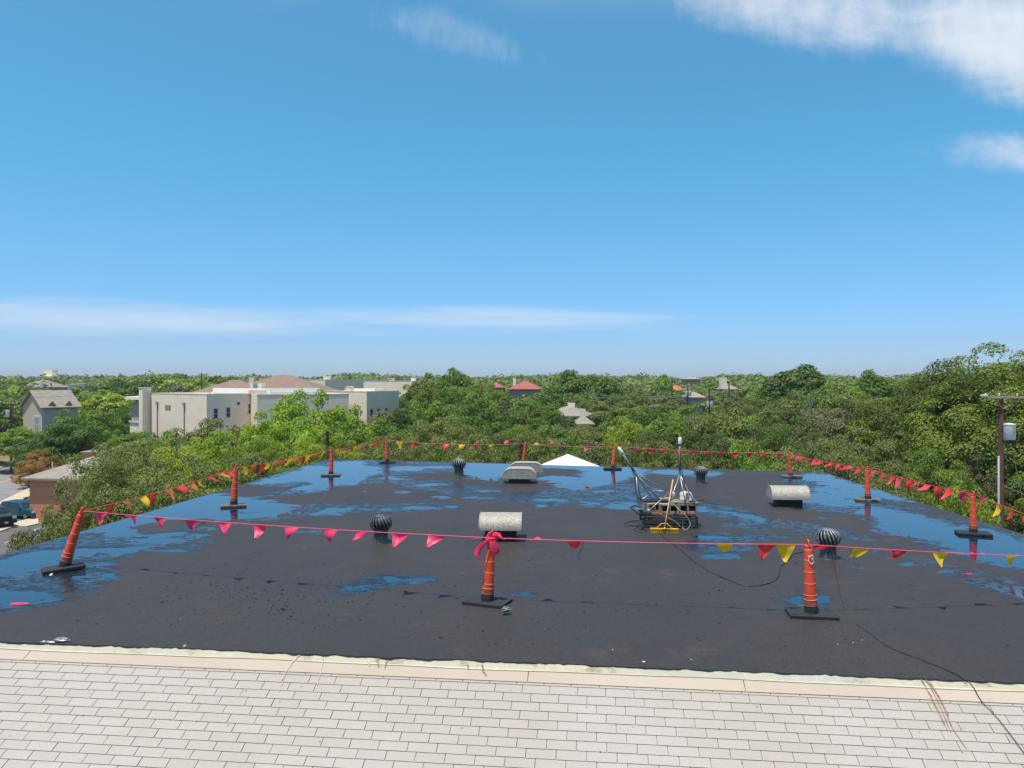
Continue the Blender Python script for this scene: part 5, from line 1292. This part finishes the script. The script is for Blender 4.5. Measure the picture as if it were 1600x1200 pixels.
def wheels(o, xs, W_, r=.36):
    for x in xs:
        for s_ in (-1, 1):
            y = s_*(W_/2-.11)
            b = MB(); b.tube([(x, y-.11, r), (x, y+.11, r)], r, 20); wv = b.build('wheel', TYRE, o, auto=40)
            b = MB(); b.tube([(x, y+s_*.105, r), (x, y+s_*.125, r)], r*.62, 14); b.build('rim', RIM, wv)
def suv(loc, rz, paint, label, name='parked_suv', cat='car', pickup=False):
    o = empty(name, loc, rz, label, cat, 'parked cars below the left roof edge'); W_ = 1.9
    if not pickup:
        prof = [(-2.3, .35), (-2.35, .75), (-2.25, 1.12), (-1.9, 1.66), (-.1, 1.72), (.35, 1.62), (1.05, 1.08), (2.1, .96), (2.35, .72), (2.35, .38)]
        carbody(o, prof, W_, paint)
        gl = [(-1.85, 1.13), (-1.7, 1.58), (-.15, 1.63), (.25, 1.55), (.85, 1.12)]
    else:
        prof = [(-2.9, .5), (-2.9, 1.15), (-.95, 1.18), (-.8, 1.80), (.55, 1.86), (.95, 1.78), (1.45, 1.28), (2.75, 1.18), (2.92, .9), (2.92, .45)]
        carbody(o, prof, W_, paint)
        gl = [(-.72, 1.27), (-.62, 1.70), (.5, 1.76), (.85, 1.68), (1.2, 1.27)]
    n = len(gl)
    for s_ in (-1, 1):
        b = MB(); vs = [(x, s_*(W_/2*(1-.16*max(0, (z-.95)/.75))+.012), z) for x, z in gl]; b.add(vs+[(x, y-s_*.03, z) for x, y, z in vs], [tuple(range(n)) if s_ < 0 else tuple(range(n-1, -1, -1))]+[(k, (k+1) % n, n+(k+1) % n, n+k) for k in range(n)]); b.build('side_window', CARG, o)
    x0, z0, x1, z1 = (.42, 1.58, 1.02, 1.12) if not pickup else (.98, 1.76, 1.43, 1.32)
    b = MB(); b.add([(x1+.03, -.78, z1+.03), (x1+.03, .78, z1+.03), (x0+.03, .68, z0+.03), (x0+.03, -.68, z0+.03)], [(0, 1, 2, 3)]); b.build('windscreen', CARG, o)
    xf = 2.36 if not pickup else 2.93; zh = .80 if not pickup else 1.0
    for s_ in (-1, 1):
        b = MB(); b.box((xf-.03, s_*.74, zh), (.1, .34, .17 if not pickup else .26)); b.build('headlight', mat('lamp_lens', (.75, .77, .78), .2), o)
    b = MB(); b.box((xf-.015, 0, zh-.02), (.08, 1.05, .22 if not pickup else .34)); b.build('grille', TAR if pickup else mat('grille', (.03, .03, .035), .5), o)
    b = MB(); b.box((xf+.0, 0, zh-.38), (.16, 1.86, .2)); b.build('bumper', RUBBER if pickup else paint, o)
    b = MB(); b.box((xf+.09, 0, zh-.40), (.02, .32, .14)); b.build('number_plate', mat('plate', (.7, .7, .68), .5), o)
    wheels(o, (-1.42, 1.45) if not pickup else (-1.8, 1.85), W_, .36 if not pickup else .42)
    for s_ in (-1, 1):
        b = MB(); b.box((.75 if not pickup else 1.0, s_*(W_/2+.08), 1.15 if not pickup else 1.35), (.12, .18, .14)); b.build('mirror', paint, o)
    return o
TEAL = mat('teal_paint', (.010, .075, .115), .22, var=.03); SILV = mat('silver_grey_paint', (.16, .17, .17), .3, var=.03); DKP = mat('dark_pickup_paint', (.035, .05, .06), .25, var=.03)
g1 = G(28, 811, GZ); suv((g1.x, g1.y+.8, GZ+.012), R_(-18), TEAL, 'teal blue SUV parked against the brick building')
g2 = G(-8, 823, GZ); suv((g2.x-.6, g2.y+.6, GZ+.012), R_(-35), DKP, 'dark pickup with black grille cut by the left frame edge', 'parked_pickup', 'pickup', True)
g3 = G(44, 842, GZ); suv((g3.x+2.6, g3.y+1.4, GZ+.012), R_(-120), SILV, 'grey car mostly hidden under the lowest oak branches', 'parked_car', 'car')

# ------------------------------------------------------------------ trees
def crown(seed, R, z0, z1, nb, br, nleaf, leaf, dome=.35, droop=0.0, ragged=.25, core=.1):
    r = np.random.RandomState(seed)
    d = r.randn(nb*3, 3); d /= np.linalg.norm(d, axis=1)[:, None]; d = d[d[:, 2] > -dome][:nb]; nb = len(d)
    az = np.arctan2(d[:, 1], d[:, 0]); ph_ = r.rand(4)*6.28
    lump = 1+ragged*(np.sin(az*2+ph_[0])*.4+np.sin(az*3+ph_[1]+d[:, 2]*3)*.5+np.sin(az*5+ph_[2]+d[:, 2]*5)*.35)
    rad = np.where(r.rand(nb) < .75, r.uniform(.78, 1.0, nb), r.uniform(.35, .78, nb))*lump
    zc = z0+(z1-z0)*.40; up_ = (z1-zc); dn = (zc-z0)
    brr = br*r.uniform(.65, 1.35, nb)
    C = np.stack([d[:, 0]*rad*(R-br*.6), d[:, 1]*rad*(R-br*.6), zc+np.where(d[:, 2] > 0, d[:, 2]*up_, d[:, 2]*dn)*np.clip(rad, .3, 1.1)-br*.3], 1)
    cnt = r.multinomial(nleaf, brr**2/np.sum(brr**2)); idx = np.repeat(np.arange(nb), cnt); n = len(idx)
    v_ = r.randn(n, 3); od = d[idx]*.55; od[:, 2] += .35; v_ = v_/np.linalg.norm(v_, axis=1)[:, None]+od; v_ /= np.linalg.norm(v_, axis=1)[:, None]
    rr_ = brr[idx]*np.where(r.rand(n) < core, r.uniform(.1, .7, n), r.uniform(.72, 1.12, n))
    c = C[idx]+v_*rr_[:, None]*np.array([1, 1, .72]); 
    nn = v_*.85+r.randn(n, 3)*.40+np.array([0, 0, .30]); nn /= np.linalg.norm(nn, axis=1)[:, None]
    a = np.cross(nn, r.randn(n, 3)); a /= np.linalg.norm(a, axis=1)[:, None]; b_ = np.cross(nn, a)
    la = (leaf*r.uniform(.55, 1.25, n))[:, None]; lb = la*r.uniform(.42, .7, (n, 1))
    fold = nn*la*.18
    V_ = np.stack([c-a*la, c-b_*lb-fold, c+a*la, c+b_*lb-fold], 1).reshape(-1, 3)
    F_ = np.arange(n*4).reshape(-1, 4)
    return V_, F_, C, brr
def trunk(seed, C, z0, z1, H, r0=.28, nl=20):
    r = random.Random(seed); b = MB(); fork = z0*.75+.4
    b.tube([(0, 0, -.6), (r.uniform(-.1, .1), r.uniform(-.1, .1), fork*.5), (r.uniform(-.15, .15), r.uniform(-.15, .15), fork)], [r0*1.25, r0, r0*.85], 8)
    ids = sorted(range(len(C)), key=lambda k: r.random())[:nl]
    for k in ids:
        c = Vector(C[k]); a = Vector((0, 0, fork-.2)); m1 = a.lerp(c, .35)+Vector((r.uniform(-.4, .4), r.uniform(-.4, .4), r.uniform(-.1, .6))); m2 = a.lerp(c, .7)+Vector((r.uniform(-.4, .4), r.uniform(-.4, .4), r.uniform(-.2, .4)))
        b.tube([a, m1, m2, c, c+(c-m2)*.35], [r0*.6, r0*.38, r0*.22, r0*.11, .02], 6)
        for _ in range(2):
            o_ = Vector((r.uniform(-1, 1), r.uniform(-1, 1), r.uniform(-.2, .9)))
            b.tube([m2, m2+o_*.7, m2+o_*1.5], [r0*.14, r0*.09, .015], 5)
    return b.mesh('trunk', smooth=True)
PROTO = {}
SPEC = {  # tier: (crown R, z0, z1, H, variants, blobs, blob r, leaves, leaf)
 'near': (4.5, 3.0, 10.2, 10.0, 4, 230, .62, 40000, .082),
 'mid': (5.0, 2.6, 10.2, 10.0, 4, 150, .85, 21000, .145),
 'far': (5.5, 2.2, 10.2, 10.0, 4, 85, 1.15, 8500, .28),
 'round': (5.0, 2.0, 10.2, 10.0, 2, 170, 1.05, 17000, .25),
}
tree_t = {}
for tier, (Rr, z0, z1, H, nvar, nb, br_, nl_, lf) in SPEC.items():
    for k in range(nvar):
        V_, F_, C, brr = crown(100+k+len(tier)*17, Rr, z0, z1, nb, br_, nl_, lf, ragged=.06 if tier == 'round' else .28+.08*(k % 3))
        zt_ = np.percentile(V_[:, 2], 99.85); V_[:, 2] *= 10.0/zt_; C[:, 2] *= 10.0/zt_
        me = np_mesh('crown', V_, F_); tm = trunk(k, C, z0, z1, H)
        tm.materials.append(BARK); tree_t[(tier, k)] = (me, tm)
def leafed(me, sp):
    key = (me.name, sp)
    if key not in PROTO:
        PROTO[key] = me.copy(); PROTO[key].materials.clear(); PROTO[key].materials.append(LEAF[sp])
    return PROTO[key]
TREES = []
KIND = {'grove': 'deep green oak', 'oak': 'olive green live oak', 'green': 'mid green leafy tree', 'dark': 'dark green tree', 'lime': 'bright yellow green tree', 'rust': 'rust coloured bush', 'grey': 'grey brown sparse tree'}
NAME = {'grove': 'live_oak', 'oak': 'live_oak', 'green': 'leafy_tree', 'dark': 'dark_tree', 'lime': 'yellow_green_tree', 'rust': 'rust_bush', 'grey': 'sparse_tree'}
def tree(x, y, ztop, R, sp, label, tier=None, group=None, zb=None):
    zb = float(gz(x, y)) if zb is None else zb
    H = ztop-zb
    tier = tier or ('near' if y < 62 else 'mid' if y < 125 else 'far')
    Rr, z0, z1, Hp, nvar = SPEC[tier][:5]
    k = rnd.randrange(nvar); me, tm = tree_t[(tier, k)]
    o = empty(NAME[sp], (x, y, zb), rnd.uniform(0, 6.28), label, 'bush' if sp == 'rust' else 'tree', group)
    link('crown', leafed(me, sp), None, o); link('trunk', tm, None, o)
    o.scale = (R/Rr*rnd.uniform(.94, 1.06), R/Rr*rnd.uniform(.94, 1.06), H/Hp)
    TREES.append((x, y, R)); return o
def tp(px, ytop, d, R, sp, label, tier=None):
    p = P(px, ytop, d); return tree(p.x, p.y, p.z, R, sp, label, tier)
NT_ = [
 # oaks hugging the left edge of the building
 (178, 760, 27, 2.7, 'oak', 'live oak right below the leaning left post, beside the roof edge'),
 (104, 790, 24.5, 1.85, 'oak', 'lowest small oak at the left frame side covering the grey car'),
 (178, 696, 41, 3.2, 'oak', 'live oak just right of the brick building roof'),
 (232, 738, 32, 3.3, 'oak', 'broad live oak behind the left pennant string'),
 (262, 672, 55, 4.3, 'oak', 'live oak in front of the beige block wall with openings'),
 (345, 655, 68, 4.6, 'oak', 'live oak rising before the right corner of the left beige block'),
 (300, 716, 40, 3.8, 'oak', 'live oak between the first and second left posts'),
 (385, 712, 44, 3.6, 'oak', 'live oak behind the second left post'),
 (415, 690, 60, 3.6, 'oak', 'grey green oak below the gap between the beige blocks'),
 (455, 705, 46, 3.3, 'green', 'green tree behind the far left roof corner'),
 # left background
 (60, 703, 90, 2.5, 'rust', 'rust coloured bush behind the brick building'),
 (50, 722, 92, 1.3, 'rust', 'smaller rust coloured bush at the street side of the brick building'),
 (112, 655, 98, 5.2, 'dark', 'large dark green tree right of the rust coloured bush'),
 (138, 640, 106, 5.2, 'green', 'large green tree left of the beige block'),
 (170, 672, 98, 2.6, 'green', 'green tree against the left end of the beige block'),
 (85, 690, 104, 4.5, 'dark', 'dark tree under the grey house'),
 (-4, 640, 128, 4.5, 'dark', 'dark tree behind the left edge utility pole'),
 (36, 668, 120, 5.0, 'green', 'green tree in front of the grey house gable'),
 (-45, 680, 128, 5.0, 'dark', 'dark tree cut by the left frame edge'),
 (8, 612, 150, 6.5, 'green', 'pale green tree left of the grey house roof'),
 (175, 592, 180, 7.5, 'dark', 'tall dark tree mass behind the large green tree at left'),
 (205, 596, 190, 8, 'dark', 'dark tree behind the chimney of the left beige block'),
 (135, 603, 190, 7, 'green', 'green tree on the skyline right of the grey house'),
 (258, 584, 230, 6, 'green', 'green tree rising on the skyline over the white parapet'),
 (345, 588, 240, 9, 'green', 'rounded green tree left of the brown hip roofs'),
 (290, 592, 200, 9, 'lime', 'yellow green tree over the middle of the white parapet'),
 # lime pecans in the middle left
 (474, 611, 66, 4.0, 'lime', 'tallest bright yellow green tree before the long beige block'),
 (432, 644, 64, 3.2, 'lime', 'left shoulder tree of the bright yellow green clump'),
 (545, 634, 68, 3.3, 'lime', 'bright yellow green tree at the right end of the clump'),
 (505, 668, 56, 3.8, 'lime', 'bright green low tree behind the black pole stub'),
 (565, 655, 62, 4.0, 'green', 'green tree under the chimney block'),
 (425, 672, 58, 2.7, 'lime', 'small yellow green tree left of the black pole stub'),
 (620, 640, 78, 3.4, 'dark', 'dark green tree before the far white rimmed block'),
 (615, 680, 52, 3.6, 'oak', 'olive oak behind the far edge post nearest the yellow green clump'),
 (560, 692, 46, 3.4, 'oak', 'olive oak behind the far left corner post'),
 (690, 652, 58, 4.3, 'oak', 'brownish olive oak above the far turbine vent'),
 (755, 622, 84, 4.6, 'dark', 'dark glossy tree left of the big round tree'),
 (712, 576, 128, 4.4, 'green', 'tallest pointed tree on the middle skyline'),
 (680, 584, 140, 5.5, 'green', 'green tree left of the tallest pointed tree'),
 (740, 600, 120, 5.0, 'green', 'green tree right of the tallest pointed tree'),
 (665, 598, 118, 4.6, 'green', 'green tree covering the right end of the far beige block'),
 (670, 628, 86, 4.4, 'green', 'green tree under the tallest pointed tree'),
 (800, 680, 50, 3.8, 'oak', 'olive oak behind the post with the paired hoods'),
 (750, 690, 46, 3.6, 'oak', 'olive oak behind the string above the turbine vent'),
 (770, 603, 150, 4.5, 'green', 'green tree before the small red roof'),
 (908, 580, 155, 6.6, 'dark', 'big round green tree on the skyline right of the red roof', 'round'),
 (868, 606, 140, 5.0, 'dark', 'flat dark tree at the foot of the big round tree'),
 (885, 586, 165, 5.0, 'green', 'left shoulder of the big round green tree'),
 (940, 590, 150, 4.4, 'dark', 'tree at the right shoulder of the big round tree', 'round'),
 (846, 628, 92, 4.0, 'green', 'green tree left of the middle distance house'),
 (880, 672, 60, 4.0, 'green', 'green tree beyond the white pyramid roof'),
 (902, 690, 47, 3.0, 'grey', 'grey brown sparse tree above the white pyramid roof'),
 (985, 655, 70, 3.3, 'lime', 'round yellow green tree beyond the tilted mast'),
 (1035, 672, 56, 2.7, 'oak', 'conical olive oak left of the upright mast'),
 (1000, 632, 100, 5.2, 'green', 'green tree behind the round yellow green tree'),
 (1055, 634, 98, 5.0, 'green', 'green tree below the paired transformer poles'),
 (1090, 668, 58, 3.4, 'dark', 'dark tree right of the upright mast top'),
 (1165, 640, 64, 4.8, 'oak', 'old oak with exposed dark branches beyond the far turbine'),
 (1222, 652, 58, 3.6, 'dark', 'dense dark green tree above the far right corner post'),
 (1036, 586, 190, 3.6, 'green', 'small round tree on the skyline above the orange roof', 'round'),
 (1250, 571, 150, 8.4, 'dark', 'broad dark crown on the right skyline', 'round'),
 (1365, 580, 130, 4.6, 'dark', 'dense round dark tree left of the great oak', 'round'),
 (1315, 600, 120, 6.0, 'green', 'green tree between the two dark skyline trees'),
 (1285, 612, 92, 5.2, 'oak', 'olive oak behind the short grey pole'),
 (1345, 618, 78, 5.0, 'oak', 'pale olive oak under the dense round dark tree'),
 (1300, 640, 66, 4.0, 'grey', 'grey brown oak right of the short grey pole'),
 (1400, 636, 62, 4.4, 'grove', 'olive oak left of the great oak'),
 (1375, 672, 50, 4.0, 'oak', 'olive oak behind the right edge post wrapped in red'),
 (1310, 690, 44, 3.6, 'oak', 'olive oak behind the far right corner of the roof'),
 (1440, 700, 41, 3.2, 'green', 'green tree behind the right edge pennants'),
 (1485, 740, 35.5, 2.5, 'green', 'low green tree close behind the puddle post'),
 (1400, 722, 37, 2.6, 'oak', 'low oak just outside the right roof edge'),
 (1420, 604, 60, 4.6, 'grove', 'oak whose crown joins the great oak from the left'),
 (1528, 712, 45, 2.5, 'grey', 'brownish bush left of the tall utility pole'),
 (1612, 716, 44, 2.8, 'green', 'green shrub tree right of the tall utility pole'),
 (1680, 700, 43, 3.0, 'green', 'green shrub tree cut by the right frame edge'),
]
for n_t in NT_: tp(*n_t)
# the great oak at the right: big open crown with dark limbs
def big_oak(px, ytop, d, R, label, seed, zlow, nleaf=105000):
    p = P(px, ytop, d); H = p.z-GZ
    V_, F_, C, brr = crown(seed, R, zlow, H+.2, 330, 1.05, nleaf, .105, dome=.55, ragged=.12, core=.06)
    zt_ = np.percentile(V_[:, 2], 99.9); V_[:, 2] *= H/zt_; C[:, 2] *= H/zt_
    o = empty('great_oak', (p.x, p.y, GZ), rnd.uniform(0, 6), label, 'tree')
    me = np_mesh('crown', V_, F_); me.materials.append(LEAF['grove']); link('crown', me, None, o)
    tm = trunk(seed, C, 5.5, H, H, .55, 26); tm.materials.append(BARK); link('trunk', tm, None, o)
    TREES.append((p.x, p.y, R)); return o
big_oak(1575, 541, 49, 6.2, 'tallest great oak with dark limbs at the right edge', 501, 4.5)
big_oak(1482, 566, 55, 4.5, 'great oak left of the tallest one, dark limbs below its crown', 502, 4.5, 80000)
tp(1668, 560, 52, 5.5, 'oak', 'great oak cut by the right frame edge')
# row of oaks straight behind the far edge and down both sides
row = [(520, 702, 39), (590, 708, 38), (650, 700, 40), (710, 703, 38.5), (770, 706, 37), (835, 700, 39), (945, 700, 38), (1000, 694, 40), (1060, 698, 38), (1120, 694, 39), (1180, 698, 37), (1240, 702, 36), (1300, 716, 33), (1350, 728, 32)]
zone = ['behind the far left corner post', 'behind the far edge post nearest the yellow green clump', 'left of the far turbine vent', 'right above the far turbine vent', 'left of the paired hoods', 'right of the paired hoods', 'between white pyramid roof and tilted mast', 'behind the tilted mast', 'behind the upright mast', 'right of the upright mast', 'midway along the far right string', 'at the far right corner post', 'just past the far right roof corner', 'behind the crowded red pennants']
for (px, yt, d), z_ in zip(row, zone):
    tp(px+rnd.uniform(-6, 6), yt+rnd.uniform(-5, 5), d, rnd.uniform(2.5, 3.1), rnd.choice(['oak', 'oak', 'green']), 'low tree beyond the roof edge '+z_)
# fillers behind, on a jittered grid, kept clear of buildings, street and sight lines
LIM = [
 (1550, 1582, 41, 818), (35, 100, 76, 815), (318, 520, 134, 614),   # px0, px1, max depth, lowest allowed top row
 (15, 112, 137, 664), (196, 400, 104, 676), (194, 400, 120, 676), (385, 425, 125, 660), (398, 610, 106, 664), (398, 610, 124, 640), (560, 660, 160, 614), (340, 500, 132, 616), (470, 540, 172, 608),
 (760, 856, 190, 614), (872, 934, 103, 666), (1030, 1062, 196, 612), (1080, 1165, 148, 622), (1128, 1160, 188, 606), (1095, 1120, 121, 652), (1066, 1082, 134, 640), (28, 56, 202, 604), (1255, 1275, 84, 662), (-20, 27, 160, 692), (0, 30, 117, 740), (-60, 60, 84, 900), (1040, 1060, 169, 610), (98, 145, 340, 610)]
HZ_ = 0
BUILT = [(pv2(60, 78), 14), ((pA0+pA1)/2, 12), ((pB0+pB1)/2, 11), (pv2(380, 140), 14), (pv2(450, 142), 15), (pv2(540, 130), 8), (pv2(606, 170), 9), (pv2(490, 182), 9), (pv2(80, 146), 10), (pv2(825, 198), 11), (pv2(898, 111), 8), (pv2(1046, 203), 6), (pv2(1095, 153), 6), (pv2(1145, 194), 6), (pv2(395, 121), 6)]
def allowed(px, d, R, yt):
    hw = R/d*F
    for a, c_, dm, ym in LIM:
        if d < dm and px+hw*.85 > a and px-hw*.85 < c_: yt = max(yt, ym)
    return yt
cnt = 0; d = 50.0; gl = {}
while d < 215:
    Rb = 4.2 if d < 90 else 5.2 if d < 140 else 6.6
    step = Rb*1.55; x = -d*.72-10
    while x < d*.72+10:
        xx = x+rnd.uniform(-1.6, 1.6); yy = d+rnd.uniform(-2, 2); x += step
        R = Rb*rnd.uniform(.75, 1.15); px = 800+F*xx/yy
        if px < -90 or px > 1690: continue
        if any((Vector((xx, yy))-c).length < rr_+R*.35 for c, rr_ in BUILT): continue
        if any(math.hypot(xx-a, yy-c) < (R+q_)*.52 for a, c, q_ in TREES): continue
        rel_ = Vector((xx, yy, 0))-A0; o_ = rel_.dot(nrm)
        if px < 140 and yy < 128 and -18 < o_ < 13: continue
        zb = float(gz(xx, yy)); H = rnd.uniform(8.6, 12.2) if yy < 130 else rnd.uniform(8.5, 12.6)
        yt = HY+(CH-(zb+H))/yy*F; y2 = allowed(px, yy, R, max(yt, 597+rnd.uniform(0, 5)))
        H2 = CH-(y2-HY)/F*yy-zb
        if H2 < 5.0: continue
        sp = rnd.choices(['oak', 'green', 'dark', 'lime', 'grey'], [.42, .30, .17, .06, .05] if px > 780 else [.25, .36, .25, .10, .04])[0]
        zn = 'left of the beige blocks' if px < 200 else 'around the beige blocks' if px < 660 else 'near the red roofs' if px < 850 else 'around the middle distance house' if px < 1010 else 'around the distant transformer poles' if px < 1200 else 'in the right hand woods' if px < 1420 else 'behind the great oaks'
        dn = 'nearer' if yy < 90 else 'middle' if yy < 145 else 'far'
        lb = '%s in the %s canopy %s' % (KIND[sp], dn, zn)
        tree(xx, yy, zb+H2, R*(.8 if H2 < 7 else 1), sp, lb, group=lb.replace('tree', 'trees').replace(' oak ', ' oaks ')); cnt += 1
    d += step*.86
print('TREES', len(TREES), 'fill', cnt)
by = {}
for o in bpy.data.objects:
    if o.get('category') == 'tree' and o.get('group'): by.setdefault(o['group'], []).append(o)
ORD = ['second', 'third', 'fourth', 'fifth', 'sixth', 'seventh', 'eighth', 'ninth', 'tenth', 'eleventh', 'twelfth']
for g_, os_ in by.items():
    os_.sort(key=lambda o: o.location.x/o.location.y)
    if len(os_) > 1:
        for k, o in enumerate(os_):
            w_ = 'leftmost' if k == 0 else 'rightmost' if k == len(os_)-1 else (ORD[k-1]+' from left' if k-1 < len(ORD) else None)
            if w_: o['label'] = o['label']+', '+w_
# far off woods: one mass
def woods():
    r = np.random.RandomState(9); Vs = []; Fs = []; base = 0; d_ = []; n = 0
    cs = []
    dd = 205.0
    while dd < 1500:
        st_ = 8.5+dd*.010; xs = np.arange(-dd*.74-20, dd*.74+20, st_)
        for x in xs: cs.append((x+r.uniform(-3, 3), dd+r.uniform(-4, 4), r.uniform(4.6, 7.5)*(1+dd*.0006), r.uniform(8.5, 15.5)))
        dd += st_*(1.15+dd*.0011)
    for x, y, R, H in cs:
        if abs(800+F*x/y-122) < 26 and y < 410 and y > 285: continue
        zb = float(gz(x, y)); px = 800+F*x/y
        yt = HY+(CH-(zb+H))/y*F
        lim = allowed(px, y, R, max(yt, 587.5+5*math.sin(px*.031)*math.sin(px*.011+2)+(r.uniform(-7, 3) if y < 600 else r.uniform(-2, 4))))
        H = min(H, CH-(lim-HY)/F*y-zb)
        if H < 4: continue
        nl_ = 150 if y < 400 else 80 if y < 800 else 45
        sz = (.42 if y < 300 else .55 if y < 400 else .85 if y < 800 else 1.5)
        if y < 300: nl_ = 260
        d = r.randn(nl_, 3); d /= np.linalg.norm(d, axis=1)[:, None]; d[:, 2] = np.abs(d[:, 2])*1.0-.15
        q = r.uniform(.75, 1.05, nl_)[:, None]*(1+.16*np.sin(np.arctan2(d[:, 1], d[:, 0])*3+r.rand()*6)[:, None])
        c = np.array([x, y, zb+H*.52])+d*q*np.array([R, R, H*.48])
        nn = d+r.randn(nl_, 3)*.35+np.array([0, 0, .3]); nn /= np.linalg.norm(nn, axis=1)[:, None]
        a = np.cross(nn, r.randn(nl_, 3)); a /= np.linalg.norm(a, axis=1)[:, None]; b_ = np.cross(nn, a); s_ = sz*r.uniform(.6, 1.4, (nl_, 1))*1.5
        Vs.append(np.stack([c-a*s_, c-b_*s_*.7, c+a*s_, c+b_*s_*.7], 1).reshape(-1, 3)); n += nl_
    V_ = np.concatenate(Vs); print('WOODS quads', n, len(cs))
    me = np_mesh('distant_woods', V_, np.arange(n*4).reshape(-1, 4))
    m = bpy.data.materials.new('woods_leaf'); m.use_nodes = True; m.node_tree.nodes.clear(); q = NT(m.node_tree)
    g = q.n('ShaderNodeNewGeometry'); cellc = q.n('ShaderNodeTexVoronoi', {'Vector': g.outputs['Position'], 'Scale': .09}).outputs['Color']
    sc_ = q.n('ShaderNodeSeparateColor', {0: cellc}).outputs
    cc = q.mix(q.mr(sc_[0], .2, .8), (.115, .160, .025), (.215, .28, .045)); cc = q.mix(q.m('MULTIPLY', g.outputs['Random Per Island'], .45), cc, (.11, .175, .018))
    cc = q.mix(q.m('MULTIPLY', q.mr(sc_[1], .8, .9), .8), cc, (.06, .105, .014))
    dd_ = q.n('ShaderNodeBsdfPrincipled', {'Base Color': cc, 'Roughness': .6}); tt = q.n('ShaderNodeBsdfTranslucent', {'Color': cc})
    mx = q.n('ShaderNodeMixShader', {0: .25, 1: dd_.outputs[0], 2: tt.outputs[0]}); q.n('ShaderNodeOutputMaterial', {'Surface': mx.outputs[0]})
    tag(link('distant_woods', me, m), 'distant woods merging into one mass along the horizon', kind='stuff')
woods()
# undergrowth filling the ground between the trunks near the building

# thin summer haze between here and the horizon
b = MB(); b.add([(x, y, z) for z in (-14, 26) for x, y in ((-1700, -40), (1700, -40), (1700, 2200), (-1700, 2200))], [(3, 2, 1, 0), (4, 5, 6, 7), (0, 1, 5, 4), (1, 2, 6, 5), (2, 3, 7, 6), (3, 0, 4, 7)])
hm = bpy.data.materials.new('haze_air'); hm.use_nodes = True; hm.node_tree.nodes.clear(); q = NT(hm.node_tree)
vol = q.n('ShaderNodeVolumePrincipled', {'Color': (.80, .90, 1.0, 1), 'Density': .00018, 'Anisotropy': .2})
q.n('ShaderNodeOutputMaterial', {'Volume': vol.outputs[0]})
tag(b.build('haze', hm), 'thin pale haze in the air over the town', kind='stuff')
